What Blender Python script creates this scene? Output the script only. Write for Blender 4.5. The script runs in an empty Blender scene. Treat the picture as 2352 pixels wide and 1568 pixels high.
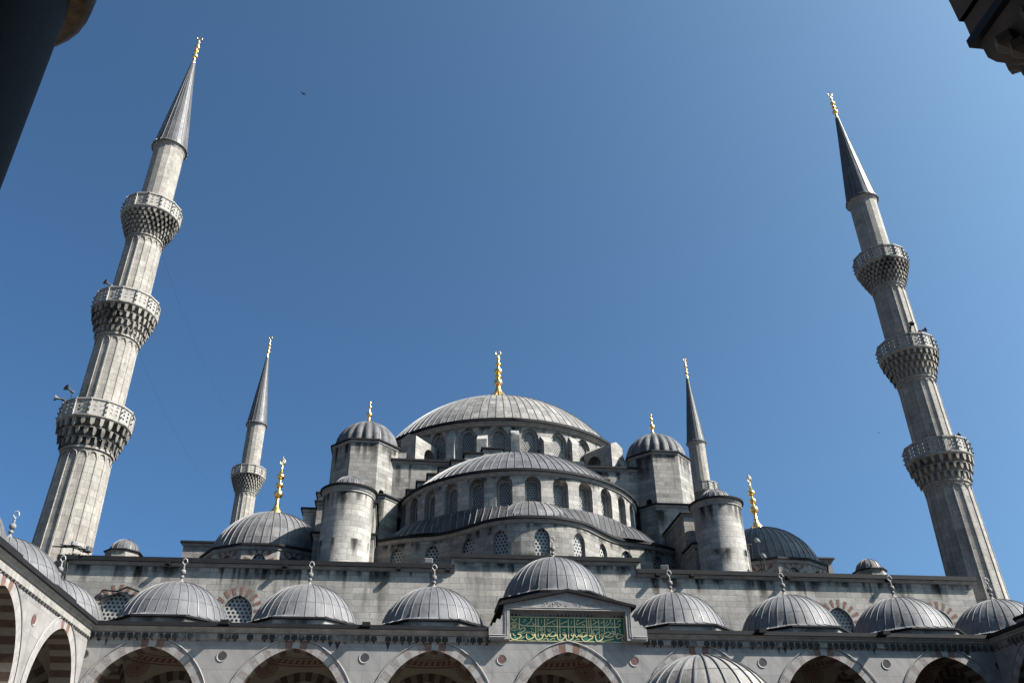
import bpy, bmesh, math, random
from math import sin, cos, pi, sqrt, radians
from mathutils import Vector, Matrix
random.seed(11)
S = bpy.context.scene
COL = S.collection

# ------------------------------------------------------------------ camera
CF, CP, CYAW, CROLL = 1951.03, 0.5514, 0.1292, -0.0145
CAM = Vector((-8.459, -44.621, 1.70))
hd = Vector((sin(CYAW), cos(CYAW), 0)); rt = Vector((cos(CYAW), -sin(CYAW), 0))
fw = hd*cos(CP) + Vector((0, 0, sin(CP))); up = -hd*sin(CP) + Vector((0, 0, cos(CP)))
r2 = rt*cos(CROLL) + up*sin(CROLL); u2 = up*cos(CROLL) - rt*sin(CROLL)
cd = bpy.data.cameras.new('camera'); cam = bpy.data.objects.new('camera', cd); COL.objects.link(cam)
cd.sensor_width = 36; cd.lens = CF/2352*36; cd.clip_start = 0.05; cd.clip_end = 3000
cam.matrix_world = Matrix(((r2.x, u2.x, -fw.x, CAM.x), (r2.y, u2.y, -fw.y, CAM.y), (r2.z, u2.z, -fw.z, CAM.z), (0, 0, 0, 1)))
S.camera = cam
# ------------------------------------------------------------------ sun and sky
AZ, EL = radians(70), radians(43)            # azimuth from -Y towards +X
TOSUN = Vector((sin(AZ)*cos(EL), -cos(AZ)*cos(EL), sin(EL)))
ld = bpy.data.lights.new('sun', 'SUN'); ld.energy = 5.0; ld.angle = radians(0.53); ld.color = (1.0, 0.95, 0.87)
sun = bpy.data.objects.new('sun', ld); COL.objects.link(sun); sun.location = (60, -40, 80)
sun.rotation_euler = TOSUN.to_track_quat('Z', 'Y').to_euler()
W = bpy.data.worlds.new('World'); S.world = W; W.use_nodes = True
wn = W.node_tree.nodes; wl = W.node_tree.links
sky = wn.new('ShaderNodeTexSky'); sky.sky_type = 'NISHITA'; sky.sun_disc = False
sky.sun_elevation = EL; sky.sun_rotation = pi-AZ
sky.air_density = 0.5; sky.dust_density = 5.0; sky.ozone_density = 10.0; sky.altitude = 50
bg = wn['Background']; bg.inputs[1].default_value = 0.070
tint = wn.new('ShaderNodeMix'); tint.data_type = 'RGBA'; tint.blend_type = 'MULTIPLY'; tint.inputs[0].default_value = 1.0
tint.inputs[7].default_value = (0.84, 1.13, 1.04, 1)
wl.new(sky.outputs[0], tint.inputs[6]); wl.new(tint.outputs[2], bg.inputs[0])
S.view_settings.view_transform = 'Standard'; S.view_settings.look = 'None'
S.view_settings.exposure = 1.62; S.view_settings.gamma = 1.0
S.render.engine = 'CYCLES'
S.cycles.max_bounces = 6; S.cycles.diffuse_bounces = 4

# ------------------------------------------------------------------ materials
def nodes(name):
    m = bpy.data.materials.new(name); m.use_nodes = True
    return m, m.node_tree.nodes, m.node_tree.links, m.node_tree.nodes['Principled BSDF']
def c4(c): return (c[0], c[1], c[2], 1)
def alb(c, k=0.62): return (c[0]*k*1.0, c[1]*k*0.965, c[2]*k*0.955)     # measured tones to albedo at this exposure
def mixrgb(N, L, fac, a, b, mode='MIX'):
    n = N.new('ShaderNodeMix'); n.data_type = 'RGBA'; n.blend_type = mode
    for sock, v in ((n.inputs[0], fac), (n.inputs[6], a), (n.inputs[7], b)):
        if hasattr(v, 'node'): L.new(v, sock)
        elif isinstance(v, (int, float)): sock.default_value = v
        else: sock.default_value = c4(v)
    return n.outputs[2]
def ramp(N, L, src, stops):
    r = N.new('ShaderNodeValToRGB'); L.new(src, r.inputs[0])
    el = r.color_ramp.elements
    while len(el) < len(stops): el.new(0.5)
    for e, (p, c) in zip(el, stops):
        e.position = p; e.color = c4(c) if not isinstance(c, (int, float)) else (c, c, c, 1)
    return r.outputs[0]
def noise(N, L, vec, scale, detail=4, rough=0.6, stretch=None):
    t = N.new('ShaderNodeTexNoise'); t.inputs['Scale'].default_value = scale
    t.inputs['Detail'].default_value = detail; t.inputs['Roughness'].default_value = rough
    if stretch:
        mp = N.new('ShaderNodeMapping'); mp.inputs['Scale'].default_value = stretch
        L.new(vec, mp.inputs[0]); vec = mp.outputs[0]
    L.new(vec, t.inputs['Vector']); return t.outputs[0]
def math_(N, L, op, a, b=None):
    n = N.new('ShaderNodeMath'); n.operation = op
    for i, v in enumerate((a, b)):
        if v is None: continue
        if hasattr(v, 'node'): L.new(v, n.inputs[i])
        else: n.inputs[i].default_value = v
    return n.outputs[0]

def stone(name, c1, c2, bw, bh, stain=0.5, stain_lo=0.56, rough=0.88, dirt=(0.07, 0.066, 0.058), bump=0.4, joint=0.52, ms=0.014, wob=0.03, tone=0.75, lo=0.66, hi=1.2):
    """coursed ashlar: blocks of uneven length, tone and wear, fine joints, dark weather streaks"""
    c1, c2, dirt = alb(c1), alb(c2), alb(dirt); m, N, L, B = nodes(name)
    tc = N.new('ShaderNodeTexCoord'); geo = N.new('ShaderNodeNewGeometry'); pos = geo.outputs['Position']
    nz = N.new('ShaderNodeTexNoise'); nz.inputs['Scale'].default_value = 0.9; nz.inputs['Detail'].default_value = 3; L.new(tc.outputs['UV'], nz.inputs['Vector'])
    sub = N.new('ShaderNodeVectorMath'); sub.operation = 'SUBTRACT'; sub.inputs[1].default_value = (0.5, 0.5, 0.5); L.new(nz.outputs['Color'], sub.inputs[0])
    scl = N.new('ShaderNodeVectorMath'); scl.operation = 'MULTIPLY'; scl.inputs[1].default_value = (wob*2.2, wob, 0); L.new(sub.outputs[0], scl.inputs[0])
    add = N.new('ShaderNodeVectorMath'); add.operation = 'ADD'; L.new(tc.outputs['UV'], add.inputs[0]); L.new(scl.outputs[0], add.inputs[1]); uv = add.outputs[0]
    def brick(w, h, off, lo, hi, mort, msz):
        br = N.new('ShaderNodeTexBrick'); br.offset = off; br.squash = 0.62; br.squash_frequency = 3; br.inputs['Scale'].default_value = 1
        br.inputs['Brick Width'].default_value = w; br.inputs['Row Height'].default_value = h
        br.inputs['Mortar Size'].default_value = msz; br.inputs['Mortar Smooth'].default_value = 0.35
        br.inputs['Color1'].default_value = c4(lo); br.inputs['Color2'].default_value = c4(hi); br.inputs['Mortar'].default_value = c4(mort)
        L.new(uv, br.inputs['Vector']); return br
    mid = [(x+y)/2*joint for x, y in zip(c1, c2)]
    b1 = brick(bw, bh, 0.5, c1, c2, mid, ms)
    b2 = brick(bw*1.9, bh, 0.31, (lo, lo, lo*1.01), (hi, hi*0.985, hi*0.95), (1, 1, 1), 0.0)
    col = mixrgb(N, L, tone, b1.outputs[0], b2.outputs[0], 'MULTIPLY')
    # only some stretches of the wall have strongly uneven blocks
    n0 = noise(N, L, pos, 0.22, 3, 0.5)
    col = mixrgb(N, L, ramp(N, L, n0, [(0.36, 0.5), (0.55, 1.0)]), b1.outputs[0], col)
    n1 = noise(N, L, pos, 0.5, 6, 0.7)
    col = mixrgb(N, L, 1.0, col, ramp(N, L, n1, [(0.28, (0.66, 0.65, 0.63)), (0.5, (1, 1, 1)), (0.74, (1.2, 1.18, 1.14))]), 'MULTIPLY')
    n3 = noise(N, L, pos, 5.0, 6, 0.75)
    col = mixrgb(N, L, 1.0, col, ramp(N, L, n3, [(0.28, 0.72), (0.5, 1.0), (0.75, 1.16)]), 'MULTIPLY')
    st = noise(N, L, pos, 1.0, 6, 0.65, (1.0, 1.0, 0.14)); st2 = noise(N, L, pos, 0.33, 4, 0.6)
    f = math_(N, L, 'MULTIPLY', ramp(N, L, st, [(stain_lo, 0.0), (stain_lo+0.16, 1.0)]), ramp(N, L, st2, [(0.42, 0.0), (0.64, 1.0)]))
    f = math_(N, L, 'MULTIPLY', f, stain)
    col = mixrgb(N, L, f, col, dirt)
    L.new(col, B.inputs['Base Color']); B.inputs['Roughness'].default_value = rough
    bp = N.new('ShaderNodeBump'); bp.inputs['Strength'].default_value = bump; bp.inputs['Distance'].default_value = 0.04
    h = math_(N, L, 'SUBTRACT', n3, math_(N, L, 'MULTIPLY', b1.outputs[1], 0.9))
    L.new(h, bp.inputs['Height']); L.new(bp.outputs[0], B.inputs['Normal'])
    return m
def marble(name, base, vein, sx=1.4, sy=0.9, bw=1.9, bh=1.1):
    base, vein = alb(base, 0.56), alb(vein, 0.56)
    m, N, L, B = nodes(name)
    tc = N.new('ShaderNodeTexCoord'); geo = N.new('ShaderNodeNewGeometry'); pos = geo.outputs['Position']
    br = N.new('ShaderNodeTexBrick'); br.offset = 0.43; br.inputs['Scale'].default_value = 1
    br.inputs['Brick Width'].default_value = bw; br.inputs['Row Height'].default_value = bh
    br.inputs['Mortar Size'].default_value = 0.008; br.inputs['Mortar Smooth'].default_value = 0.2
    br.inputs['Color1'].default_value = (0.86, 0.86, 0.88, 1); br.inputs['Color2'].default_value = (1.1, 1.09, 1.07, 1)
    br.inputs['Mortar'].default_value = (0.55, 0.52, 0.5, 1)
    L.new(tc.outputs['UV'], br.inputs['Vector'])
    mp = N.new('ShaderNodeMapping'); mp.inputs['Rotation'].default_value = (0, radians(38), 0)
    L.new(pos, mp.inputs[0])
    v = noise(N, L, mp.outputs[0], 0.9, 6, 0.65, (3.2, 1, 0.45))
    col = mixrgb(N, L, ramp(N, L, v, [(0.42, 0.0), (0.52, 0.35), (0.66, 1.0)]), base, vein)
    col = mixrgb(N, L, 1.0, col, br.outputs[0], 'MULTIPLY')
    n1 = noise(N, L, pos, 0.8, 5, 0.65)
    col = mixrgb(N, L, 1.0, col, ramp(N, L, n1, [(0.3, 0.84), (0.7, 1.08)]), 'MULTIPLY')
    st = noise(N, L, pos, 1.0, 5, 0.6, (2.2, 2.2, 0.18))
    f = math_(N, L, 'MULTIPLY', ramp(N, L, st, [(0.60, 0.0), (0.72, 1.0)]), 0.45)
    col = mixrgb(N, L, f, col, (0.075, 0.07, 0.066))
    L.new(col, B.inputs['Base Color']); B.inputs['Roughness'].default_value = 0.6
    return m
def lead(name, base=(0.30, 0.31, 0.33), rough=0.5, row=0.9, var=0.18, dark=(0.13, 0.135, 0.15), streak=0.55, spec=0.2):
    base, dark = alb(base, 0.68), alb(dark, 0.62)
    m, N, L, B = nodes(name)
    tc = N.new('ShaderNodeTexCoord'); geo = N.new('ShaderNodeNewGeometry'); pos = geo.outputs['Position']
    br = N.new('ShaderNodeTexBrick'); br.offset = 0.0; br.inputs['Scale'].default_value = 1
    br.inputs['Brick Width'].default_value = 1.0; br.inputs['Row Height'].default_value = row
    br.inputs['Mortar Size'].default_value = 0.03; br.inputs['Mortar Smooth'].default_value = 0.3
    lo = 1-var; hi = 1+var
    br.inputs['Color1'].default_value = (lo, lo, lo*1.02, 1); br.inputs['Color2'].default_value = (hi, hi, hi, 1)
    br.inputs['Mortar'].default_value = (0.45, 0.45, 0.47, 1)
    L.new(tc.outputs['UV'], br.inputs['Vector'])
    oi = N.new('ShaderNodeObjectInfo'); ofs = N.new('ShaderNodeVectorMath'); ofs.operation = 'SCALE'; ofs.inputs[0].default_value = (37.0, 11.0, 0.0)
    L.new(oi.outputs['Random'], ofs.inputs['Scale']); uvo = N.new('ShaderNodeVectorMath'); uvo.operation = 'ADD'; L.new(tc.outputs['UV'], uvo.inputs[0]); L.new(ofs.outputs[0], uvo.inputs[1])
    st = noise(N, L, uvo.outputs[0], 1.0, 5, 0.62, (2.3, 0.7, 1))
    n2 = noise(N, L, pos, 0.55, 4, 0.6)
    n1 = noise(N, L, pos, 1.6, 5, 0.6)
    col = mixrgb(N, L, 1.0, base, br.outputs[0], 'MULTIPLY')
    f = math_(N, L, 'MULTIPLY', ramp(N, L, st, [(0.46, 0.0), (0.7, 1.0)]), streak)
    col = mixrgb(N, L, f, col, dark)
    col = mixrgb(N, L, 1.0, col, ramp(N, L, n1, [(0.3, 0.8), (0.7, 1.15)]), 'MULTIPLY')
    col = mixrgb(N, L, 1.0, col, ramp(N, L, n2, [(0.32, 0.78), (0.68, 1.2)]), 'MULTIPLY')
    col = mixrgb(N, L, 1.0, col, ramp(N, L, oi.outputs['Random'], [(0.0, (0.88, 0.88, 0.9)), (1.0, (1.1, 1.09, 1.07))]), 'MULTIPLY')
    L.new(col, B.inputs['Base Color']); B.inputs['Metallic'].default_value = 0.0; B.inputs['Specular IOR Level'].default_value = spec
    L.new(ramp(N, L, n1, [(0.3, rough-0.1), (0.7, rough+0.12)]), B.inputs['Roughness'])
    bp = N.new('ShaderNodeBump'); bp.inputs['Strength'].default_value = 0.55; bp.inputs['Distance'].default_value = 0.07
    L.new(noise(N, L, pos, 1.7, 4, 0.55), bp.inputs['Height']); L.new(bp.outputs[0], B.inputs['Normal'])
    return m
def plain(name, c, rough=0.7, metal=0.0, nscale=3.0, lo=0.75, hi=1.2, spec=0.3):
    if metal < 0.3 and name not in ('dark_granite', 'rough_brown_stone', 'dark_opening'): c = alb(c)
    m, N, L, B = nodes(name)
    geo = N.new('ShaderNodeNewGeometry')
    n = noise(N, L, geo.outputs['Position'], nscale, 5, 0.65)
    L.new(mixrgb(N, L, 1.0, c, ramp(N, L, n, [(0.3, lo), (0.7, hi)]), 'MULTIPLY'), B.inputs['Base Color'])
    B.inputs['Roughness'].default_value = rough; B.inputs['Metallic'].default_value = metal; B.inputs['Specular IOR Level'].default_value = spec
    return m
def lattice(name, pitch, rad, c_stone, c_hole=(0.012, 0.014, 0.02)):
    """pierced stone grille: rows of round holes, staggered"""
    c_stone = alb(c_stone)
    m, N, L, B = nodes(name)
    tc = N.new('ShaderNodeTexCoord'); sp = N.new('ShaderNodeSeparateXYZ'); L.new(tc.outputs['UV'], sp.inputs[0])
    px, py = pitch, pitch*1.732
    def cell(ox, oy):
        ax = math_(N, L, 'SUBTRACT', math_(N, L, 'WRAP' if False else 'FLOORED_MODULO', math_(N, L, 'ADD', sp.outputs[0], ox+100*px), px), px/2)
        ay = math_(N, L, 'SUBTRACT', math_(N, L, 'FLOORED_MODULO', math_(N, L, 'ADD', sp.outputs[1], oy+100*py), py), py/2)
        return math_(N, L, 'SQRT', math_(N, L, 'ADD', math_(N, L, 'MULTIPLY', ax, ax), math_(N, L, 'MULTIPLY', ay, ay)))
    d = math_(N, L, 'MINIMUM', cell(0, 0), cell(px/2, py/2))
    f = math_(N, L, 'LESS_THAN', d, rad)
    geo = N.new('ShaderNodeNewGeometry'); n1 = noise(N, L, geo.outputs['Position'], 2.0, 5, 0.6)
    cs = mixrgb(N, L, 1.0, c_stone, ramp(N, L, n1, [(0.3, 0.75), (0.7, 1.15)]), 'MULTIPLY')
    L.new(mixrgb(N, L, f, cs, c_hole), B.inputs['Base Color'])
    L.new(mixrgb(N, L, f, (0.8, 0.8, 0.8), (0.25, 0.25, 0.25)), B.inputs['Roughness'])
    bp = N.new('ShaderNodeBump'); bp.inputs['Strength'].default_value = 0.8; bp.inputs['Distance'].default_value = 0.05; bp.invert = True
    L.new(f, bp.inputs['Height']); L.new(bp.outputs[0], B.inputs['Normal'])
    return m
def crust(name, base, black=(0.022, 0.02, 0.018), cut=(0.36, 0.48)):
    """weathered frieze: black gypsum crust in irregular patches with drips"""
    base, black = alb(base), alb(black)
    m, N, L, B = nodes(name)
    geo = N.new('ShaderNodeNewGeometry'); pos = geo.outputs['Position']
    a = noise(N, L, pos, 0.32, 3, 0.55); b = noise(N, L, pos, 2.4, 5, 0.65, (1, 1, 0.45))
    f = math_(N, L, 'MULTIPLY', ramp(N, L, a, [(cut[0], 0.0), (cut[1], 1.0)]), ramp(N, L, b, [(0.30, 0.0), (0.44, 1.0)]))
    n3 = noise(N, L, pos, 5.0, 4, 0.6)
    col = mixrgb(N, L, f, mixrgb(N, L, 1.0, base, ramp(N, L, n3, [(0.3, 0.75), (0.7, 1.1)]), 'MULTIPLY'), black)
    L.new(col, B.inputs['Base Color']); B.inputs['Roughness'].default_value = 0.9
    return m

def stain_mat(name, col=(0.02, 0.018, 0.015), strength=0.72):
    """soft-edged run of dirt: fades down its length (v) and towards its sides (u)"""
    m, N, L, B = nodes(name)
    tc = N.new('ShaderNodeTexCoord'); sp = N.new('ShaderNodeSeparateXYZ'); L.new(tc.outputs['UV'], sp.inputs[0])
    geo = N.new('ShaderNodeNewGeometry'); n1 = noise(N, L, geo.outputs['Position'], 2.6, 5, 0.7, (1, 1, 0.35))
    side = math_(N, L, 'SUBTRACT', 1.0, math_(N, L, 'ABSOLUTE', math_(N, L, 'SUBTRACT', math_(N, L, 'MULTIPLY', sp.outputs[0], 2.0), 1.0)))
    fall = math_(N, L, 'SUBTRACT', 1.0, sp.outputs[1])
    a = math_(N, L, 'MULTIPLY', ramp(N, L, side, [(0.0, 0.0), (0.6, 1.0)]), ramp(N, L, fall, [(0.0, 0.0), (0.85, 1.0)]))
    a = math_(N, L, 'MULTIPLY', a, ramp(N, L, n1, [(0.34, 0.15), (0.6, 1.0)]))
    L.new(math_(N, L, 'MULTIPLY', a, strength), B.inputs['Alpha']); B.inputs['Base Color'].default_value = c4(col); B.inputs['Roughness'].default_value = 0.95
    return m
M = {}
M['stain'] = stain_mat('weather_stain')
M['ashlar'] = stone('ashlar_stone', (0.245, 0.237, 0.222), (0.375, 0.363, 0.338), 0.85, 0.34, stain=0.92, stain_lo=0.49, lo=0.6, hi=1.25)
M['ashlar_fine'] = stone('ashlar_fine', (0.315, 0.307, 0.288), (0.43, 0.418, 0.392), 0.8, 0.34, stain=0.9, stain_lo=0.51)
M['minaret'] = stone('minaret_stone', (0.29, 0.272, 0.245), (0.375, 0.352, 0.318), 0.55, 0.46, stain=0.7, stain_lo=0.55, tone=0.5, lo=0.74, hi=1.15, joint=0.6)
M['wallstone'] = stone('court_wall_stone', (0.31, 0.30, 0.28), (0.42, 0.404, 0.375), 1.05, 0.36, stain=0.9, stain_lo=0.51, tone=0.6)
M['moulding'] = plain('moulding_stone', (0.34, 0.328, 0.305), 0.85, 0, 2.2, 0.62, 1.15)
M['carved'] = crust('carved_stone', (0.32, 0.30, 0.265), (0.045, 0.042, 0.037), (0.53, 0.66))
M['drumstone'] = crust('drum_band_stone', (0.36, 0.35, 0.325), (0.06, 0.055, 0.05), (0.46, 0.6))
M['rail'] = plain('rail_stone', (0.39, 0.375, 0.345), 0.8, 0, 3.0, 0.7, 1.1)
M['marble'] = marble('grey_marble', (0.345, 0.335, 0.322), (0.255, 0.252, 0.252))
M['marble_white'] = plain('white_voussoir', (0.36, 0.35, 0.338), 0.7, 0, 2.5, 0.72, 1.1)
M['mottled'] = plain('mottled_voussoir', (0.275, 0.25, 0.237), 0.8, 0, 9.0, 0.5, 1.3)
M['soffit_dark'] = plain('soffit_brown', (0.08, 0.046, 0.034), 0.85, 0, 6.0, 0.6, 1.2)
M['soffit_pale'] = plain('soffit_pale', (0.18, 0.155, 0.122), 0.85, 0, 6.0, 0.8, 1.1)
M['pale_ring'] = plain('pale_voussoir', (0.33, 0.315, 0.305), 0.75, 0, 5.0, 0.7, 1.12)
M['drip'] = plain('black_drip', (0.035, 0.032, 0.03), 0.9)
M['red'] = plain('red_stone', (0.20, 0.12, 0.096), 0.85, 0, 6.0, 0.55, 1.2)
M['rayred'] = plain('ray_red_stone', (0.2, 0.112, 0.09), 0.85, 0, 5.0, 0.65, 1.2)
M['porphyry'] = plain('porphyry_disc', (0.15, 0.08, 0.075), 0.5, 0, 12.0, 0.7, 1.2)
M['slate'] = plain('slate_disc', (0.05, 0.05, 0.056), 0.8, 0, 8.0, 0.75, 1.2)
M['lead'] = lead('lead_sheet', (0.135, 0.136, 0.142), 0.66, 0.95, 0.22, (0.05, 0.052, 0.058), 0.65)
M['lead_main'] = lead('lead_sheet_pale', (0.215, 0.21, 0.20), 0.72, 0.85, 0.26, (0.075, 0.075, 0.076), 0.6)
M['lead_dark'] = lead('lead_sheet_dark', (0.062, 0.063, 0.068), 0.62, 1.1, 0.2, (0.03, 0.03, 0.034), 0.6, 0.15)
M['lead_smooth'] = lead('lead_sheet_smooth', (0.145, 0.147, 0.155), 0.6, 1.45, 0.10, (0.07, 0.072, 0.08), 0.5)
M['lead_rib'] = plain('lead_rib', (0.19, 0.19, 0.193), 0.5, 0.15, 3.0, 0.8, 1.15)
M['edge'] = plain('lead_edge', (0.016, 0.0165, 0.019), 0.7, 0.0, 2.0, 0.75, 1.3, 0.08)
M['gold'] = plain('gilded_metal', (0.86, 0.56, 0.20), 0.28, 1.0, 6.0, 0.85, 1.1)
M['alem'] = plain('weathered_metal', (0.25, 0.22, 0.15), 0.45, 0.7, 8.0)
M['finial'] = plain('finial_stone', (0.24, 0.23, 0.22), 0.75, 0, 6.0, 0.7, 1.2)
M['finial_top'] = plain('finial_bright', (0.45, 0.45, 0.45), 0.7, 0, 6.0, 0.8, 1.1)
M['lattice'] = lattice('stone_grille', 0.20, 0.068, (0.32, 0.31, 0.285))
M['lattice_big'] = lattice('stone_grille_big', 0.25, 0.082, (0.42, 0.415, 0.39))
M['dark'] = plain('dark_opening', (0.012, 0.012, 0.014), 0.9)
M['crust'] = crust('crusted_marble', (0.3, 0.292, 0.28))
M['plaster'] = plain('cream_plaster', (0.25, 0.218, 0.165), 0.9, 0, 1.4, 0.85, 1.08)
M['paintred'] = plain('painted_red', (0.15, 0.045, 0.035), 0.85, 0, 10, 0.8, 1.2)
M['tile'] = plain('turquoise_tile', (0.10, 0.32, 0.46), 0.3, 0, 10, 0.5, 1.4)
M['granite'] = plain('dark_granite', (0.016, 0.0155, 0.015), 0.75, 0, 60.0, 0.5, 1.5)
M['bronze'] = plain('bronze_ring', (0.1, 0.06, 0.03), 0.5, 0.5, 16.0, 0.3, 1.4)
M['nearstone'] = plain('rough_brown_stone', (0.13, 0.105, 0.088), 0.9, 0, 3.0, 0.65, 1.2)  # even dark brown base for the entrance portico stone
M['iron'] = plain('iron_band', (0.02, 0.02, 0.022), 0.6, 0.3)
M['green'] = plain('green_panel', (0.016, 0.155, 0.108), 0.55, 0, 1.6, 0.75, 1.25)
M['gilt'] = plain('gilt_letters', (0.5, 0.41, 0.215), 0.45, 0.35, 10, 0.8, 1.15)
M['paving'] = marble('court_paving', (0.2, 0.195, 0.185), (0.42, 0.41, 0.40), bw=1.4, bh=0.8)
M['wire'] = plain('black_wire', (0.02, 0.02, 0.022), 0.7)
M['white'] = plain('white_plastic', (0.42, 0.42, 0.41), 0.5)
M['grey'] = plain('grey_metal', (0.10, 0.10, 0.105), 0.5, 0.2)
M['bird'] = plain('dark_feathers', (0.035, 0.033, 0.03), 0.8)

# ------------------------------------------------------------------ mesh helpers
ORG = {}
class MB:
    def __init__(s, T=None): s.v = []; s.f = []; s.uv = []; s.mi = []; s.T = T
    def add(s, pts, uv=None, m=0):
        pts = [Vector(p) for p in pts]
        if s.T: pts = [s.T @ p for p in pts]
        if uv is None:
            n = Vector((0, 0, 0))
            for i in range(len(pts)):
                a, b = pts[i], pts[(i+1) % len(pts)]
                n += a.cross(b)
            if n.length > 1e-12: n.normalize()
            if abs(n.z) > 0.8: uv = [(p.x, p.y) for p in pts]
            else:
                t = Vector((-n.y, n.x, 0)).normalized() if (abs(n.x)+abs(n.y)) > 1e-6 else Vector((1, 0, 0))
                uv = [(p.dot(t), p.z) for p in pts]
        i0 = len(s.v); s.v += pts; s.f.append(tuple(range(i0, i0+len(pts)))); s.uv.append(list(uv)); s.mi.append(m)
    def box(s, x0, x1, y0, y1, z0, z1, m=0):
        a = [(x0, y0), (x1, y0), (x1, y1), (x0, y1)]
        for i in range(4):
            p, q = a[i], a[(i+1) % 4]
            s.add([(*p, z0), (*q, z0), (*q, z1), (*p, z1)], m=m)
        s.add([(*p, z1) for p in a], m=m); s.add([(*p, z0) for p in a[::-1]], m=m)
    def obox(s, c, ax, ay, az, m=0):
        """oriented box: centre and three half-axis vectors"""
        c, ax, ay, az = map(Vector, (c, ax, ay, az))
        P = lambda i, j, k: c+ax*i+ay*j+az*k
        for q in (((-1,-1,-1),(1,-1,-1),(1,-1,1),(-1,-1,1)), ((1,-1,-1),(1,1,-1),(1,1,1),(1,-1,1)), ((1,1,-1),(-1,1,-1),(-1,1,1),(1,1,1)),
                  ((-1,1,-1),(-1,-1,-1),(-1,-1,1),(-1,1,1)), ((-1,-1,1),(1,-1,1),(1,1,1),(-1,1,1)), ((-1,1,-1),(1,1,-1),(1,-1,-1),(-1,-1,-1))):
            s.add([P(*k) for k in q], m=m)
    def prism(s, path, z0, z1, m=0, top=True):
        n = len(path); L = 0
        for i in range(n):
            p, q = path[i], path[(i+1) % n]; l = math.hypot(q[0]-p[0], q[1]-p[1])
            s.add([(*p, z0), (*q, z0), (*q, z1), (*p, z1)], [(L, z0), (L+l, z0), (L+l, z1), (L, z1)], m); L += l
        if top: s.add([(*p, z1) for p in path], m=m)
    def sweep(s, path, prof, closed=True, m=0, mats=None):
        """profile [(d,z)] carried along a 2D path; d is to the right of travel (outside of a counter-clockwise loop)"""
        n = len(path); nr = []
        for i in range(n):
            if closed: a, b = Vector(path[i-1]), Vector(path[(i+1) % n])
            else: a, b = Vector(path[max(i-1, 0)]), Vector(path[min(i+1, n-1)])
            p = Vector(path[i]); d1 = (p-a); d2 = (b-p)
            if d1.length < 1e-9: d1 = d2
            if d2.length < 1e-9: d2 = d1
            d1.normalize(); d2.normalize()
            n1 = Vector((d1.y, -d1.x)); n2 = Vector((d2.y, -d2.x)); mm = n1+n2
            mm.normalize(); k = max(mm.dot(n1), 0.3); nr.append(mm/k)
        L = 0
        for i in range(n if closed else n-1):
            j = (i+1) % n; l = (Vector(path[j])-Vector(path[i])).length
            cum = 0
            for k in range(len(prof)-1):
                (d0, z0), (d1, z1) = prof[k], prof[k+1]
                P = lambda w, d, z: (path[w][0]+nr[w].x*d, path[w][1]+nr[w].y*d, z)
                h = math.hypot(d1-d0, z1-z0)
                s.add([P(i, d0, z0), P(i, d1, z1), P(j, d1, z1), P(j, d0, z0)], [(L, cum), (L, cum+h), (L+l, cum+h), (L+l, cum)], mats[k] if mats else m)
                cum += h
            L += l
    def lathe(s, c, prof, n=32, m=0, a0=0, a1=2*pi, fn=None, uscale=None):
        """profile [(r,z)] turned about the vertical through c"""
        cum = 0
        for k in range(len(prof)-1):
            (ra, za), (rb, zb) = prof[k], prof[k+1]; h = math.hypot(rb-ra, zb-za)
            for i in range(n):
                t0 = a0+(a1-a0)*i/n; t1 = a0+(a1-a0)*(i+1)/n
                g = (lambda t, r, z: r*fn(t, z)) if fn else (lambda t, r, z: r)
                P = lambda t, r, z: (c[0]+g(t, r, z)*cos(t), c[1]+g(t, r, z)*sin(t), c[2]+z)
                us = uscale if uscale else max(ra, rb)
                u0, u1 = t0*us, t1*us
                v0, v1 = cum, cum+h
                if ra < 1e-5: s.add([P(t0, ra, za), P(t1, rb, zb), P(t0, rb, zb)], [(u0, v0), (u1, v1), (u0, v1)], m)
                elif rb < 1e-5: s.add([P(t0, ra, za), P(t1, ra, za), P(t0, rb, zb)], [(u0, v0), (u1, v0), (u0, v1)], m)
                else: s.add([P(t0, ra, za), P(t1, ra, za), P(t1, rb, zb), P(t0, rb, zb)], [(u0, v0), (u1, v0), (u1, v1), (u0, v1)], m)
            cum += h
    def tube(s, pts, r, n=6, m=0):
        pts = [Vector(p) for p in pts]; rings = []
        for i, p in enumerate(pts):
            d = (pts[min(i+1, len(pts)-1)]-pts[max(i-1, 0)]).normalized()
            a = d.cross(Vector((0, 0, 1)) if abs(d.z) < 0.9 else Vector((1, 0, 0))).normalized(); b = d.cross(a)
            rings.append([p+a*r*cos(2*pi*k/n)+b*r*sin(2*pi*k/n) for k in range(n)])
        for i in range(len(rings)-1):
            for k in range(n):
                s.add([rings[i][k], rings[i][(k+1) % n], rings[i+1][(k+1) % n], rings[i+1][k]], m=m)
        s.add(rings[0][::-1], m=m); s.add(rings[-1], m=m)
    def build(s, name, mats, parent=None, org=None, smooth=None, weld=True, flip=True):
        if not isinstance(mats, (list, tuple)): mats = [mats]
        porg = ORG.get(parent.name, Vector((0, 0, 0))) if parent else Vector((0, 0, 0))
        org = Vector(org) if org is not None else porg
        me = bpy.data.meshes.new(name)
        me.from_pydata([tuple(v-org) for v in s.v], [], s.f)
        ul = me.uv_layers.new(name='UVMap'); k = 0
        flat = [c for u in s.uv for p in u for c in p]
        ul.data.foreach_set('uv', flat)
        me.polygons.foreach_set('material_index', s.mi)
        for m in mats: me.materials.append(M[m] if isinstance(m, str) else m)
        if weld or flip:
            bm = bmesh.new(); bm.from_mesh(me)
            if weld: bmesh.ops.remove_doubles(bm, verts=bm.verts, dist=2e-4)
            if flip: bmesh.ops.recalc_face_normals(bm, faces=bm.faces)
            bm.to_mesh(me); bm.free()
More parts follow.
